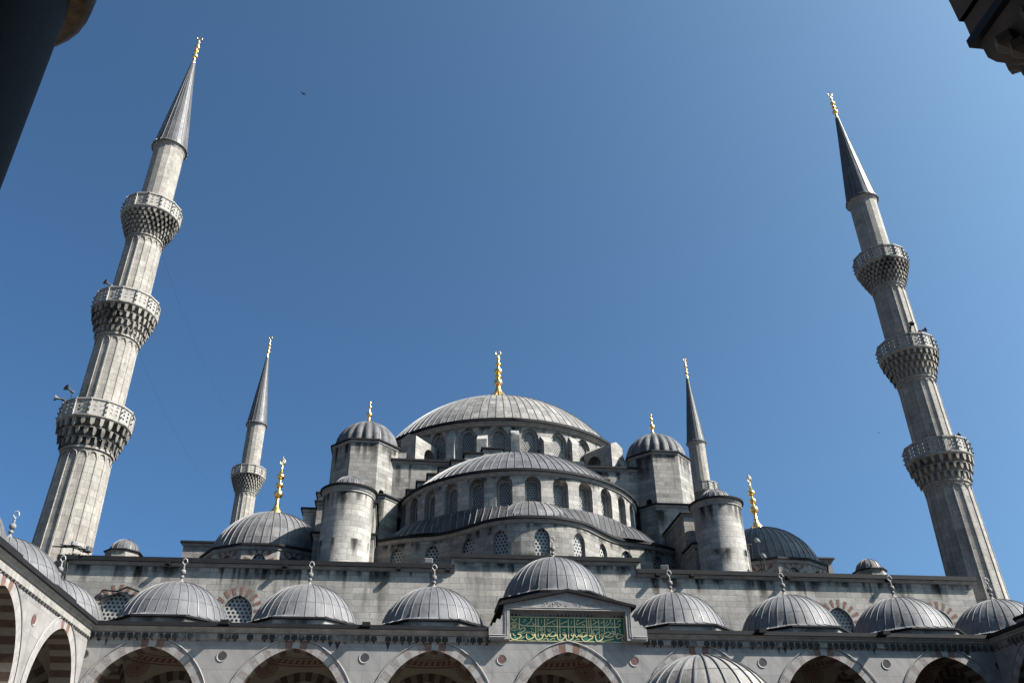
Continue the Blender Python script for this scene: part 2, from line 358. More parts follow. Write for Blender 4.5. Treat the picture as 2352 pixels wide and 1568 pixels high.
        if smooth:
            me.polygons.foreach_set('use_smooth', [True]*len(me.polygons))
            me.set_sharp_from_angle(angle=radians(smooth))
        ob = bpy.data.objects.new(name, me); COL.objects.link(ob)
        ob.location = org-porg
        if parent: ob.parent = parent
        ORG[ob.name] = org.copy()
        return ob
def tag(o, label, cat, group=None, kind=None):
    if label: o['label'] = label
    if cat: o['category'] = cat
    if group: o['group'] = group
    if kind: o['kind'] = kind
    return o
def thing(name, label, cat, loc=(0, 0, 0), group=None):
    o = bpy.data.objects.new(name, None); COL.objects.link(o); o.location = loc; o.empty_display_size = 0.5
    ORG[o.name] = Vector(loc)
    return tag(o, label, cat, group)
def dup(o, loc=None, parent=None, label=None, rot=None):
    c = o.copy(); COL.objects.link(c)
    if loc is not None: c.location = loc
    if parent is not None: c.parent = parent
    if rot is not None: c.rotation_euler = rot
    if label: c['label'] = label
    for ch in list(o.children): dup(ch, parent=c)
    return c

# --------------------------------------------------------------- shape helpers
def ngon(c, R, n, rot=0): return [(c[0]+R*cos(rot+2*pi*i/n), c[1]+R*sin(rot+2*pi*i/n)) for i in range(n)]
def arch_line(sc, hw, zs, zspr, e, n=10):
    r = hw+e; ta = math.acos(-e/r); L = []
    for i in range(n+1):
        t = pi+(ta-pi)*i/n; L.append((sc+e+r*cos(t), zspr+r*sin(t)))
    R = [(2*sc-x, z) for x, z in L[::-1][1:]]
    return [(sc-hw, zs)]+L+R+[(sc+hw, zs)]
def arched_bay(mb, F, s0, s1, z0, z1, sc, hw, zs, zspr, e, depth, n=10, m=0, mr=None, inner=None, uoff=0):
    """wall face s0..s1 x z0..z1 with an arched opening, its reveal and an optional second, smaller stepped opening; returns the innermost outline and its depth"""
    O = arch_line(sc, hw, zs, zspr, e, n); k = len(O); Bd = []
    for i, (x, z) in enumerate(O):
        if i == 0: Bd.append((s0, zs))
        elif i == k-1: Bd.append((s1, zs))
        elif i == 1: Bd.append((s0, zspr))
        elif i == k-2: Bd.append((s1, zspr))
        else:
            t = (i-2)/(k-5); Bd.append((s0+(s1-s0)*t, z1))
    U = lambda L: [(a+uoff, b) for a, b in L]
    for i in range(k-1):
        q = [O[i], O[i+1], Bd[i+1], Bd[i]]
        if i == 1: q = [O[1], O[2], Bd[2], Bd[1]]
        mb.add([F(a, b, 0) for a, b in q], U(q), m)
    if zs > z0+1e-4:
        for a, b in ((s0, sc-hw), (sc-hw, sc+hw), (sc+hw, s1)):
            q = [(a, z0), (b, z0), (b, zs), (a, zs)]; mb.add([F(x, z, 0) for x, z in q], U(q), m)
    def reveal(O, d0, d1):
        cum = 0
        for i in range(len(O)-1):
            (a, b), (c, d) = O[i], O[i+1]; l = math.hypot(c-a, d-b)
            mb.add([F(a, b, d0), F(c, d, d0), F(c, d, d1), F(a, b, d1)], [(cum, 0), (cum+l, 0), (cum+l, d1-d0), (cum, d1-d0)], m if mr is None else mr); cum += l
        if zs > z0+1e-4:
            (a, b), (c, d) = O[-1], O[0]
            mb.add([F(a, b, d0), F(c, d, d0), F(c, d, d1), F(a, b, d1)], None, m if mr is None else mr)
    reveal(O, 0, depth)
    if inner:
        hw2, zs2, zspr2, d2 = inner
        I = arch_line(sc, hw2, zs2, zspr2, e*hw2/hw, n)
        for i in range(k-1): mb.add([F(*O[i], depth), F(*O[i+1], depth), F(*I[i+1], depth), F(*I[i], depth)], U([O[i], O[i+1], I[i+1], I[i]]), m)
        if zs2 > zs+1e-4: mb.add([F(*O[0], depth), F(*I[0], depth), F(*I[-1], depth), F(*O[-1], depth)], None, m)
        reveal(I, depth, depth+d2); return I, depth+d2
    return O, depth
def panel(F, O, d, name, mat, parent, sc=0.0):
    mb = MB(); mb.add([F(a, b, d) for a, b in O], [(a-sc, b) for a, b in O]); return mb.build(name, mat, parent)
def ringF(c, R):
    return lambda s, z, d: (c[0]+(R-d)*cos(s/R), c[1]+(R-d)*sin(s/R), z)
def lineF(p, q):
    p, q = Vector(p), Vector(q); t = (q-p).normalized(); nn = Vector((t.y, -t.x))
    return lambda s, z, d: (p.x+t.x*s-nn.x*d, p.y+t.y*s-nn.y*d, z)
def cap_prof(R, h, z0, n=12):
    d = (R*R-h*h)/(2*h); Rs = d+h; a = math.asin(min(1, R/Rs)) if d >= 0 else pi-math.asin(R/Rs)
    return [(Rs*sin(a*(1-i/n)), z0-d+Rs*cos(a*(1-i/n))) for i in range(n+1)]
def polyfac(t, n, rot):
    st = 2*pi/n; x = (t-rot) % st-st/2
    return cos(pi/n)/cos(x)
def lead_dome(c, prof, nrib, name, parent, mat='lead', sub=4, ribw=0.09, ribh=0.055, poly=None, flute=0.0, rot=0.0, a0=0.0, a1=2*pi, org=None, ribs=True):
    """prof: list of (r, z, blend to polygon)"""
    mb = MB(); P3 = [(p+(0.0,))[:3] for p in prof]
    frac = (a1-a0)/(2*pi); nn = max(1, int(round(nrib*frac)))
    def rad(t, r, b):
        f = 1.0
        if poly and b > 0: f = (1-b)+b*polyfac(t, poly[0], poly[1])
        if flute: f *= 1+flute*(abs(sin((t-rot-a0)*nrib/2))-0.4)
        return r*f
    pt = lambda t, k: (c[0]+rad(t, P3[k][0], P3[k][2])*cos(t), c[1]+rad(t, P3[k][0], P3[k][2])*sin(t), c[2]+P3[k][1])
    cum = [0]
    for k in range(1, len(P3)): cum.append(cum[-1]+math.hypot(P3[k][0]-P3[k-1][0], P3[k][1]-P3[k-1][1]))
    n = nn*sub; jit = [random.choice((0, 0, 0.35, 0.5)) for _ in range(nn)]
    for i in range(n):
        t0 = a0+rot+(a1-a0)*i/n; t1 = a0+rot+(a1-a0)*(i+1)/n; u0, u1 = i/sub, (i+1)/sub
        for k in range(len(P3)-1):
            if P3[k+1][0] < 1e-5: mb.add([pt(t0, k), pt(t1, k), pt(t0, k+1)], [(u0, cum[k]), (u1, cum[k]), ((u0+u1)/2, cum[k+1])])
            else: mb.add([pt(t0, k), pt(t1, k), pt(t1, k+1), pt(t0, k+1)], [(u0, cum[k]), (u1, cum[k]), (u1, cum[k+1]), (u0, cum[k+1])])
    if ribs:
        for i in range(nn+(0 if frac > 0.99 else 1)):
            t = a0+rot+(a1-a0)*i/nn; tx = Vector((-sin(t), cos(t), 0)); rx = Vector((cos(t), sin(t), 0)); rows = []
            for k in range(len(P3)):
                p = Vector(pt(t, k)); a = P3[max(k-1, 0)]; b = P3[min(k+1, len(P3)-1)]
                dr, dz = b[0]-a[0], b[1]-a[1]; l = math.hypot(dr, dz) or 1
                nrm = rx*(dz/l)+Vector((0, 0, -dr/l)); w = ribw/2*min(1, P3[k][0]/(P3[0][0]*0.25)+0.25)
                if P3[k][0] < P3[0][0]*0.06: break
                rows.append([p-tx*w-nrm*0.03, p-tx*w*0.75+nrm*ribh, p+tx*w*0.75+nrm*ribh, p+tx*w-nrm*0.03])
            for k in range(len(rows)-1):
                for j in range(3): mb.add([rows[k][j], rows[k][j+1], rows[k+1][j+1], rows[k+1][j]], [(0, 0)]*4, 1)
            mb.add(rows[0], [(0, 0)]*4, 1)
    return mb.build(name, [mat, 'lead_rib'], parent, org=org, smooth=32)
def cornice(path, z, p, parent, closed=True, h=0.14, under=0.22, name='cornice', smooth=None, edge='edge', st='moulding'):
    """dark lead edge over a stone moulding"""
    mb = MB()
    mb.sweep(path, [(-0.25, z+0.05), (p, z), (p+0.03, z-h), (p-0.06, z-h-0.01)], closed, 0)
    mb.sweep(path, [(p-0.08, z-h-0.01), (p-0.10, z-h-under*0.3), (p*0.45, z-h-under*0.55), (p*0.35, z-h-under*0.9), (0, z-h-under)], closed, 1)
    return mb.build(name, [edge, st], parent, smooth=smooth)
def finial(c, prof, name, mat, parent, n=20, crescent=None, alem=None, flut=None, org=None):
    mb = MB()
    if flut:
        mb.lathe(c, flut[0], flut[1]*4, 0, fn=lambda t, z: 1+flut[2]*abs(sin(t*flut[1]/2))*min(1.0, max(0.0, 1-z/flut[0][-1][1])))
    mb.lathe(c, prof, n, 0)
    zt = prof[-1][1]
    if crescent:
        R, w = crescent; pts = []
        for i in range(17):
            t = radians(-250+320*i/16); pts.append((t, w*(0.25+0.75*sin(pi*i/16))))
        L = [Vector((c[0]+R*cos(t), c[1], c[2]+zt+R*0.95+R*sin(t))) for t, _ in pts]
        for i in range(16):
            mb.tube([L[i], L[i+1]], (pts[i][1]+pts[i+1][1])/2, 8)
    if alem:
        w, h = alem; b = []
        for i in range(24):
            t = 2*pi*i/24; rr = w*(1+0.0*sin(t)); y = -cos(t)
            b.append((sin(t)*w*(1-0.55*max(0, y)**1.5), (y+1)/2*h))
        pts = [Vector((c[0]+x, c[1], c[2]+zt+z)) for x, z in b]; pts.append(pts[0])
        mb.tube(pts, 0.035, 6, 1)
        inn = [Vector((c[0]+x*0.55, c[1], c[2]+zt+h*0.08+z*0.62)) for x, z in b]; inn.append(inn[0]); mb.tube(inn, 0.03, 6, 1)
        mb.tube([(c[0], c[1], c[2]+zt), (c[0], c[1], c[2]+zt+h*1.25)], 0.03, 6, 1)
    return mb.build(name, [mat, 'alem' if alem else mat], parent, org=org, smooth=50)
def beads(lst):
    """[(kind,...)] to a turned profile: ('n',r,z) point, ('b',r,zc,hh) bulb"""
    P = []
    for it in lst:
        if it[0] == 'n': P.append((it[1], it[2]))
        else:
            _, r, zc, hh, rn = it
            for i in range(9):
                t = -pi/2+pi*i/8; P.append((rn+(r-rn)*cos(t)**0.8 if abs(cos(t)) > 1e-6 else rn, zc+hh*sin(t)))
    return P

# =================================================================== GROUND
mb = MB(); mb.add([(-160, -160, 0), (160, -160, 0), (160, 200, 0), (-160, 200, 0)])
tag(mb.build('ground', 'paving', flip=False), None, None, kind='structure')

# =================================================================== MOSQUE
mq = thing('mosque', 'large grey stone mosque with cascading lead domes rising behind the courtyard arcade', 'mosque', (0, 6.8, 0))
# ---- courtyard-side wall with stepped top
WY = 6.8
mb = MB(); F = lambda s, z, d: (s, WY+d, z)
segs = [(-28.2, -21.5, -24.75), (-21.5, -15, -18.0), (15, 22, 18.65), (22, 28.2, 25.3)]
wins = []
for a, b, c in segs:
    wins.append((c, *arched_bay(mb, F, a, b, 12.9, 17.1, c, 0.86, 13.3, 14.2, 0.2, 0.22)))
for a, b in ((-28.2, -21.5), (-21.5, -15), (15, 22), (22, 28.2)): mb.add([F(a, 0, 0), F(b, 0, 0), F(b, 12.9, 0), F(a, 12.9, 0)], [(a, 0), (b, 0), (b, 12.9), (a, 12.9)])
for a, b, z in ((-15, -5.5, 17.1), (-5.5, 5.85, 17.8), (5.85, 15, 17.1)): mb.add([F(a, 0, 0), F(b, 0, 0), F(b, z, 0), F(a, z, 0)], [(a, 0), (b, 0), (b, z), (a, z)])
mb.box(-28.2, -5.5, WY+0.9, WY+0.91, 12, 17.1); mb.box(5.85, 28.2, WY+0.9, WY+0.91, 12, 17.1)
for x0, x1 in ((-5.5, -5.499), (5.849, 5.85)): mb.box(x0, x1, WY, WY+0.9, 17.1, 17.8)
for x0 in (-28.2, 28.199): mb.box(x0, x0+0.001, WY, 24, 0, 17.1)
cw_ = mb.build('court_wall', 'wallstone', mq)
for c, O, d in wins: panel(F, O, d, 'wall_window', 'lattice_big', mq, c)
for c, O, d in wins:
    mb = MB()
    for i in range(9):
        t0 = radians(8+20.5*i); t1 = t0+radians(9); r0, r1 = 0.95, 1.40
        q = [(c-r0*cos(t0), 14.3+r0*1.02*sin(t0)), (c-r0*cos(t1), 14.3+r0*1.02*sin(t1)), (c-r1*cos(t1), 14.3+r1*1.02*sin(t1)), (c-r1*cos(t0), 14.3+r1*1.02*sin(t0))]
        mb.add([F(a, b, -0.012) for a, b in q])
    mb.build('window_rays', 'rayred', mq, flip=False)
for path, z, p in (([(-28.5, WY), (-5.5, WY)], 17.3, 0.28), ([(-5.5, WY+1.0), (-5.5, WY), (5.85, WY), (5.85, WY+1.0)], 18.0, 0.25), ([(5.85, WY), (28.5, WY)], 17.3, 0.28)):
    cornice(path, z, p, mq, False, 0.27, 0.2, 'wall_cornice')
# downturned moulding at the two steps
for x in (-5.62, 5.97):
    mb = MB(); mb.box(x-0.14, x+0.14, WY-0.14, WY+0.1, 17.0, 17.72); mb.build('step_moulding', 'moulding', mq)
# small stone spouts on the wall and their shadows
for x in (-22.3, -15.6, -8.9, -5.95, 7.1, 9.3, 15.6, 22.3):
    mb = MB(); mb.box(x-0.13, x+0.13, WY-0.48, WY+0.1, 16.85, 17.03); mb.build('wall_spout', 'edge', mq)
# lead roof behind the wall and body of the hall
mb = MB()
mb.box(-28.2, 28.2, WY+0.92, 56, 16.9, 17.0)
mb.build('hall_roof', 'lead_dark', mq)
mb = MB(); mb.box(-28.1, 28.1, WY+1.0, 56, 0, 16.88); mb.build('hall_body', 'ashlar', mq)

# ---- central cube, main drum and dome
MC = (0, 32)
mb = MB(); mb.box(-12.4, 12.4, 19.0, 45, 17, 29.3); cb_ = mb.build('central_block', 'ashlar', mq)
cornice([(-12.4, 19.0), (12.4, 19.0)], 29.5, 0.22, mq, False, 0.18, 0.2, 'block_cornice')
mb = MB(); mb.lathe((*MC, 0), [(13.4, 29.45), (11.85, 30.45)], 112, uscale=1); mb.box(-12.4, 12.4, 19.0, 45, 29.3, 29.45); mb.build('drum_skirt', 'lead_dark', mq)
NW = 28; RD = 11.9; st = 2*pi/NW; ph = radians(-96.2)
F = ringF(MC, RD); mb = MB(); wins = []
for k in range(NW):
    sc = (ph+st*k)*RD; w = st*RD
    O, d = arched_bay(mb, F, sc-w/2, sc+w/2, 30.2, 33.75, sc, 0.74, 30.75, 32.45, 0.12, 0.22, inner=(0.53, 30.85, 32.45, 0.14))
    wins.append((sc, O, d))
md_ = mb.build('main_drum', 'ashlar_fine', mq)
for sc, O, d in wins: panel(F, O, d, 'drum_window', 'lattice', mq, sc)
for k in range(NW):
    mb = MB(); a = ph+st*(k+0.5); rx = Vector((cos(a), sin(a), 0)); tx = Vector((-sin(a), cos(a), 0)); c0 = Vector((MC[0], MC[1], 0))
    w, dp = (0.42, 0.75) if k % 2 == 1 else (0.36, 0.45)
    zt = 32.5 if k % 2 == 1 else 33.0
    A = lambda r, s, z: c0+rx*r+tx*s+Vector((0, 0, z))
    r0, r1 = RD-0.1, RD+dp
    mb.add([A(r1, -w, 30.2), A(r1, w, 30.2), A(r1, w, zt-0.6), A(r1, -w, zt-0.6)])
    mb.add([A(r1, -w, zt-0.6), A(r1, w, zt-0.6), A(r0, w, zt+0.25), A(r0, -w, zt+0.25)])
    for s in (-w, w): mb.add([A(r0, s, 30.2), A(r1, s, 30.2), A(r1, s, zt-0.6), A(r0, s, zt+0.25)])
    mb.build('pilaster', 'ashlar_fine', mq)
cornice(ngon(MC, RD, 112), 34.0, 0.42, mq, True, 0.26, 0.34, 'drum_cornice', 30)
dome = lead_dome((*MC, 33.95), [(12.15, 0.0), (11.85, 0.12)]+[(r, z) for r, z in cap_prof(11.75, 6.75, 0.2, 16)], 100, 'main_dome', mq, 'lead_main', 2, 0.075, 0.04)
fl = [(1.75, -1.62), (1.35, -0.95), (0.99, -0.35), (0.72, 0.05), (0.47, 0.38), (0.33, 0.68), (0.26, 0.95)]
pr = beads([('n', 0.25, 0.9), ('n', 0.27, 1.02), ('n', 0.22, 1.12), ('n', 0.20, 1.3), ('b', 0.46, 1.6, 0.33, 0.2), ('n', 0.2, 2.05), ('b', 0.32, 2.32, 0.17, 0.18), ('n', 0.19, 2.6), ('b', 0.42, 2.95, 0.28, 0.18), ('n', 0.2, 3.32), ('n', 0.1, 3.6), ('b', 0.285, 3.78, 0.16, 0.12), ('n', 0.15, 4.05), ('n', 0.14, 4.25), ('b', 0.225, 4.45, 0.13, 0.12), ('n', 0.1, 4.7), ('n', 0.05, 4.92)])
fin = finial((MC[0], MC[1], 42.5), pr, 'finial', 'gold', dome, 24, (0.27, 0.075), None, (fl, 14, 0.16))
# flying buttresses
for sg, t in ((-1, radians(-126.5)), (1, radians(-53.5))):
    rx = Vector((cos(t), sin(t), 0)); tx = Vector((-sin(t), cos(t), 0)); c0 = Vector((MC[0], MC[1], 0)); mb = MB()
    for side in (-0.75, 0.75):
        Fb = lambda s, z, d, side=side: tuple(c0+rx*(RD-0.2+s)+tx*(side-math.copysign(d, side))+Vector((0, 0, z)))
        arched_bay(mb, Fb, 0, 3.1, 29.3, 31.95, 1.05, 0.8, 29.32, 30.55, 0.1, 0.75)
    A = lambda s, w, z: c0+rx*(RD-0.2+s)+tx*w+Vector((0, 0, z))
    mb.add([A(3.1, -0.75, 29.3), A(3.1, 0.75, 29.3), A(3.1, 0.75, 31.95), A(3.1, -0.75, 31.95)])
    mb.add([A(0, -0.75, 31.95), A(3.1, -0.75, 31.95), A(3.1, 0, 32.3), A(0, 0, 32.55)])
    mb.add([A(0, 0.75, 31.95), A(3.1, 0.75, 31.95), A(3.1, 0, 32.3), A(0, 0, 32.55)])
    mb.add([A(3.1, -0.75, 31.95), A(3.1, 0.75, 31.95), A(3.1, 0, 32.3)])
    mb.build('buttress', 'ashlar_fine', mq)

# ---- stepped extrados of the front arch
for sg in (-1, 1):
    for xa, xb, z in ((1.3, 2.9, 29.9), (2.9, 4.3, 29.45), (4.3, 5.35, 28.8), (5.35, 6.3, 28.2), (6.3, 7.15, 27.55), (7.15, 7.95, 26.9), (7.95, 8.7, 26.2), (8.7, 9.4, 25.4)):
        if sg > 0 and xa < 5.3: continue
        x0, x1 = sorted((sg*xa, sg*xb)); mb = MB(); mb.box(x0, x1, 17.3+0.01*xa, 18.98, 24, z); st_ = mb.build('arch_step', 'ashlar', mq); ml = MB(); ml.box(x0-0.12, x1+0.12, 17.15+0.01*xa, 18.99, z+0.003, z+0.13); ml.build('step_cap', 'edge', st_)
mb = MB(); mb.box(-1.3, 5.3, 17.4, 18.98, 24, 29.2); mb.build('arch_wall', 'ashlar', mq)

# ---- front half dome with its windowed drum
HC = (0, 19.0); RH = 9.2; F = ringF(HC, RH); mb = MB(); wins = []
st = radians(12.35); a_first = radians(-90.5)-7*st
for k in range(15):
    sc = (a_first+st*k)*RH; w = st*RH
    if k in (0, 14):
        q = [(sc-w/2, 21.6), (sc+w/2, 21.6), (sc+w/2, 24.85), (sc-w/2, 24.85)]; mb.add([F(a, b, 0) for a, b in q], q); continue
    O, d = arched_bay(mb, F, sc-w/2, sc+w/2, 21.6, 24.85, sc, 0.57, 22.45, 24.02, 0.0, 0.42, inner=(0.40, 22.47, 23.88, 0.12))
    wins.append((sc, O, d))
hd_ = mb.build('half_drum', 'ashlar_fine', mq)
for sc, O, d in wins: panel(F, O, d, 'half_drum_window', 'lattice', mq, sc)
arc = [(HC[0]+RH*cos(radians(a)), HC[1]+RH*sin(radians(a))) for a in range(-184, 5, 2)]
cornice(arc, 25.1, 0.26, mq, False, 0.2, 0.26, 'half_drum_cornice', 30)
lead_dome((*HC, 25.05), [(9.32, 0.0), (9.1, 0.08)]+[(r, z) for r, z in cap_prof(9.0, 4.2, 0.12, 14)], 92, 'half_dome', mq, 'lead', 2, 0.07, 0.05)
# ---- exedra wall (three shallow lobes)
ex = [(0, 8.0), (1.1, 8.08), (2.1, 8.4), (3.2, 9.05), (4.1, 10.0), (4.8, 10.75), (5.6, 11.5), (6.6, 12.12), (7.75, 12.45), (8.9, 12.85), (9.85, 13.4), (10.9, 14.0)]
ctrl = [(-x, y) for x, y in ex[::-1]]+ex[1:]
path = []
for i in range(len(ctrl)-1):
    p0, p1, p2, p3 = (Vector(ctrl[max(i-1, 0)]), Vector(ctrl[i]), Vector(ctrl[i+1]), Vector(ctrl[min(i+2, len(ctrl)-1)]))
    for k in range(4):
        t = k/4; path.append(tuple(0.5*((2*p1)+(p2-p0)*t+(2*p0-5*p1+4*p2-p3)*t*t+(3*p1-p0-3*p2+p3)*t**3)))
path.append(ctrl[-1])
cl = [0.0]
for i in range(1, len(path)): cl.append(cl[-1]+math.dist(path[i], path[i-1]))
def exF(s, z, d):
    s = min(max(s, 0), cl[-1]-1e-6); i = max(j for j in range(len(cl)) if cl[j] <= s); i = min(i, len(path)-2)
    p, q = Vector(path[i]), Vector(path[i+1]); t = (q-p).normalized(); pp = p+t*(s-cl[i]); nn = Vector((t.y, -t.x))
    return (pp.x-nn.x*d, pp.y-nn.y*d, z)
def s_at(x):
    for i in range(len(path)-1):
        if path[i][0] <= x <= path[i+1][0]: return cl[i]+(cl[i+1]-cl[i])*(x-path[i][0])/(path[i+1][0]-path[i][0])
wx = [-9.15, -6.75, -4.45, -2.5, 0.15, 2.75, 4.75, 6.75, 9.25]; ws = [s_at(x) for x in wx]
edges = [0.0]+[(ws[i]+ws[i+1])/2 for i in range(len(ws)-1)]+[cl[-1]]
mb = MB(); wins = []
for i, sc in enumerate(ws):
    a, b = max(edges[i], sc-0.75), min(edges[i+1], sc+0.75)
    hw = 0.5
    wins.append((sc, *arched_bay(mb, exF, a, b, 16.9, 20.75, sc, hw, 18.2, 19.6, 0.2, 0.22)))
    for u, v in ((edges[i], a), (b, edges[i+1])):
        n = max(1, int((v-u)/0.35))
        if v-u > 0.01:
            for k in range(n):
                q = [(u+(v-u)*k/n, 16.9), (u+(v-u)*(k+1)/n, 16.9), (u+(v-u)*(k+1)/n, 20.75), (u+(v-u)*k/n, 20.75)]; mb.add([exF(*p, 0) for p in q], q)
ew_ = mb.build('exedra_wall', 'ashlar', mq)
for sc, O, d in wins: panel(exF, O, d, 'exedra_window', 'lattice_big', mq, sc)
cornice(path, 21.02, 0.25, mq, False, 0.18, 0.26, 'exedra_cornice', 30)
# lead roof from the half drum down to the exedra cornice, with standing seams
mb = MB(); n = len(path); prev = None
for i in range(n):
    x, y = path[i]; a = math.atan2(y-HC[1], x-HC[0]); b = Vector((HC[0]+(RH+0.02)*cos(a), HC[1]+(RH+0.02)*sin(a), 22.42)); o = Vector((x, y, 21.04))
    if (o-Vector((HC[0], HC[1], 21.04))).length < RH+0.3: o = Vector((HC[0]+(RH+0.3)*cos(a), HC[1]+(RH+0.3)*sin(a), 21.04))
    if prev: mb.add([prev[1], o, b, prev[0]], [(i*0.5-0.5, 0), (i*0.5, 0), (i*0.5, 1.4), (i*0.5-0.5, 1.4)])
    if i % 2 == 0: mb.tube([o+Vector((0, 0, 0.03)), b+Vector((0, 0, 0.03))], 0.035, 5, 1)
    prev = (b, o)
mb.build('exedra_roof', ['lead_dark', 'lead'], mq)
for cx, cy, R, h in ((0, 12.0, 3.95, 2.25), (-6.3, 15.6, 3.85, 2.1), (6.3, 15.6, 3.85, 2.1)):
    lead_dome((cx, cy, 21.03), [(R, 0.0)]+[(r, z) for r, z in cap_prof(R-0.06, h, 0.03, 9)], 40, 'exedra_dome', mq, 'lead_dark' if cx else 'lead', 3, 0.065, 0.045)

# ---- stepped piers beside the half dome, weight towers, stair turrets
oct_fin = beads([('n', 0.45, -0.1), ('n', 0.40, 0.12), ('n', 0.22, 0.35), ('n', 0.10, 0.5), ('n', 0.10, 0.68), ('b', 0.235, 0.98, 0.22, 0.09), ('n', 0.08, 1.3), ('n', 0.06, 1.5), ('b', 0.15, 1.68, 0.13, 0.06), ('n', 0.05, 1.95), ('b', 0.11, 2.1, 0.11, 0.03), ('n', 0.0, 2.22)])
PIE = {}; TUR = {}; TOW = {}
for sg in (-1, 1):
    X = lambda a, b: sorted((sg*a, sg*b))
    def pier(pth, z):
        pth = [(sg*x, y) for x, y in pth]
        if sg < 0: pth = pth[::-1]
        b = MB(); b.prism(pth, 16.9, z); PIE.setdefault(sg, b.build('pier', 'ashlar', mq))
        cornice(pth, z+0.12, 0.18, mq, True, 0.12, 0.2, 'pier_cornice')
        t = MB(); t.add([(*p, z+0.05) for p in pth]); t.build('pier_roof', 'lead_dark', mq)
    pier([(10.3, 15.5), (15.1, 15.5), (15.1, 23), (9.3, 23), (9.3, 16.6)], 25.0)
    pier([(10.75, 11.0), (14.6, 11.0), (14.6, 15.48), (10.75, 15.48)], 22.65)
    pier([(10.6, 9.1), (14.4, 9.1), (14.4, 10.98), (10.6, 10.98)], 19.8)
    pier([(15.12, 16.0), (16.1, 16.0), (16.1, 22), (15.12, 22)], 23.95)
    oc = (sg*12.2, 20.4); OP = ngon(oc, 2.82, 8, pi/8)
    mb = MB(); z0 = 25.0
    for i in range(8):
        p, q = OP[i], OP[(i+1) % 8]; l = math.dist(p, q); Fo = lineF(p, q)
        mid = ((p[0]+q[0])/2-oc[0], (p[1]+q[1])/2-oc[1]); ang = math.degrees(math.atan2(mid[1], mid[0])) % 360
        if abs(ang-(225 if sg > 0 else 315)) < 5:
            O, d = arched_bay(mb, Fo, 0, l, z0, 30.4, l*(0.66 if sg > 0 else 0.3), 0.29, 25.2, 26.25, 0.0, 0.3, uoff=i*l)
            opening = (Fo, O, d)
        else: mb.add([Fo(0, z0, 0), Fo(l, z0, 0), Fo(l, 30.4, 0), Fo(0, 30.4, 0)], [(i*l, z0), (i*l+l, z0), (i*l+l, 30.4), (i*l, 30.4)])
    tw = TOW[sg] = mb.build('weight_tower', 'ashlar', mq)
    panel(opening[0], opening[1], opening[2], 'tower_opening', 'dark', tw)
    cornice(OP, 30.6, 0.16, tw, True, 0.12, 0.2, 'tower_cornice')
    lead_dome((*oc, 30.58), [(2.85, 0.0, 1.0), (2.55, 0.06, 0.6)]+[(r, z, 0.0) for r, z in cap_prof(2.48, 2.45, 0.1, 12)], 20, 'tower_dome', tw, 'lead', 8, 0.06, 0.05, (8, pi/8), 0.09, rot=pi/16)
    finial((*oc, 33.05), oct_fin, 'finial', 'gold', tw)
    # low link wall between tower and buttress
    x0, x1 = X(8.9, 10.2); b = MB(); b.box(x0, x1, 19.6, 21.0, 29.45, 30.35); b.build('link_wall', 'ashlar', mq)
    tc = (sg*12.4, 8.75); b = MB(); b.lathe((*tc, 0), [(1.66, 16.9), (1.66, 17.45), (1.60, 17.6), (1.60, 22.05)], 40, uscale=1.6)
    rt_ = TUR[sg] = b.build('stair_turret', 'wallstone', mq, smooth=30)
    b = MB(); b.lathe((*tc, 0), [(1.60, 22.0), (1.66, 22.03), (1.66, 22.12), (1.72, 22.2), (1.72, 22.36), (1.78, 22.38)], 40); b.build('turret_moulding', 'moulding', rt_, smooth=30)
    b = MB(); b.lathe((*tc, 0), [(1.70, 22.38), (1.86, 22.385), (1.87, 22.5), (1.5, 22.58)], 40); b.build('turret_edge', 'edge', rt_, smooth=30)
    lead_dome((*tc, 22.52), [(1.62, 0.0), (1.30, 0.06)]+[(r, z) for r, z in cap_prof(1.14, 0.95, 0.1, 8)], 18, 'turret_dome', rt_, 'lead', 6, 0.06, 0.05, None, 0.07)

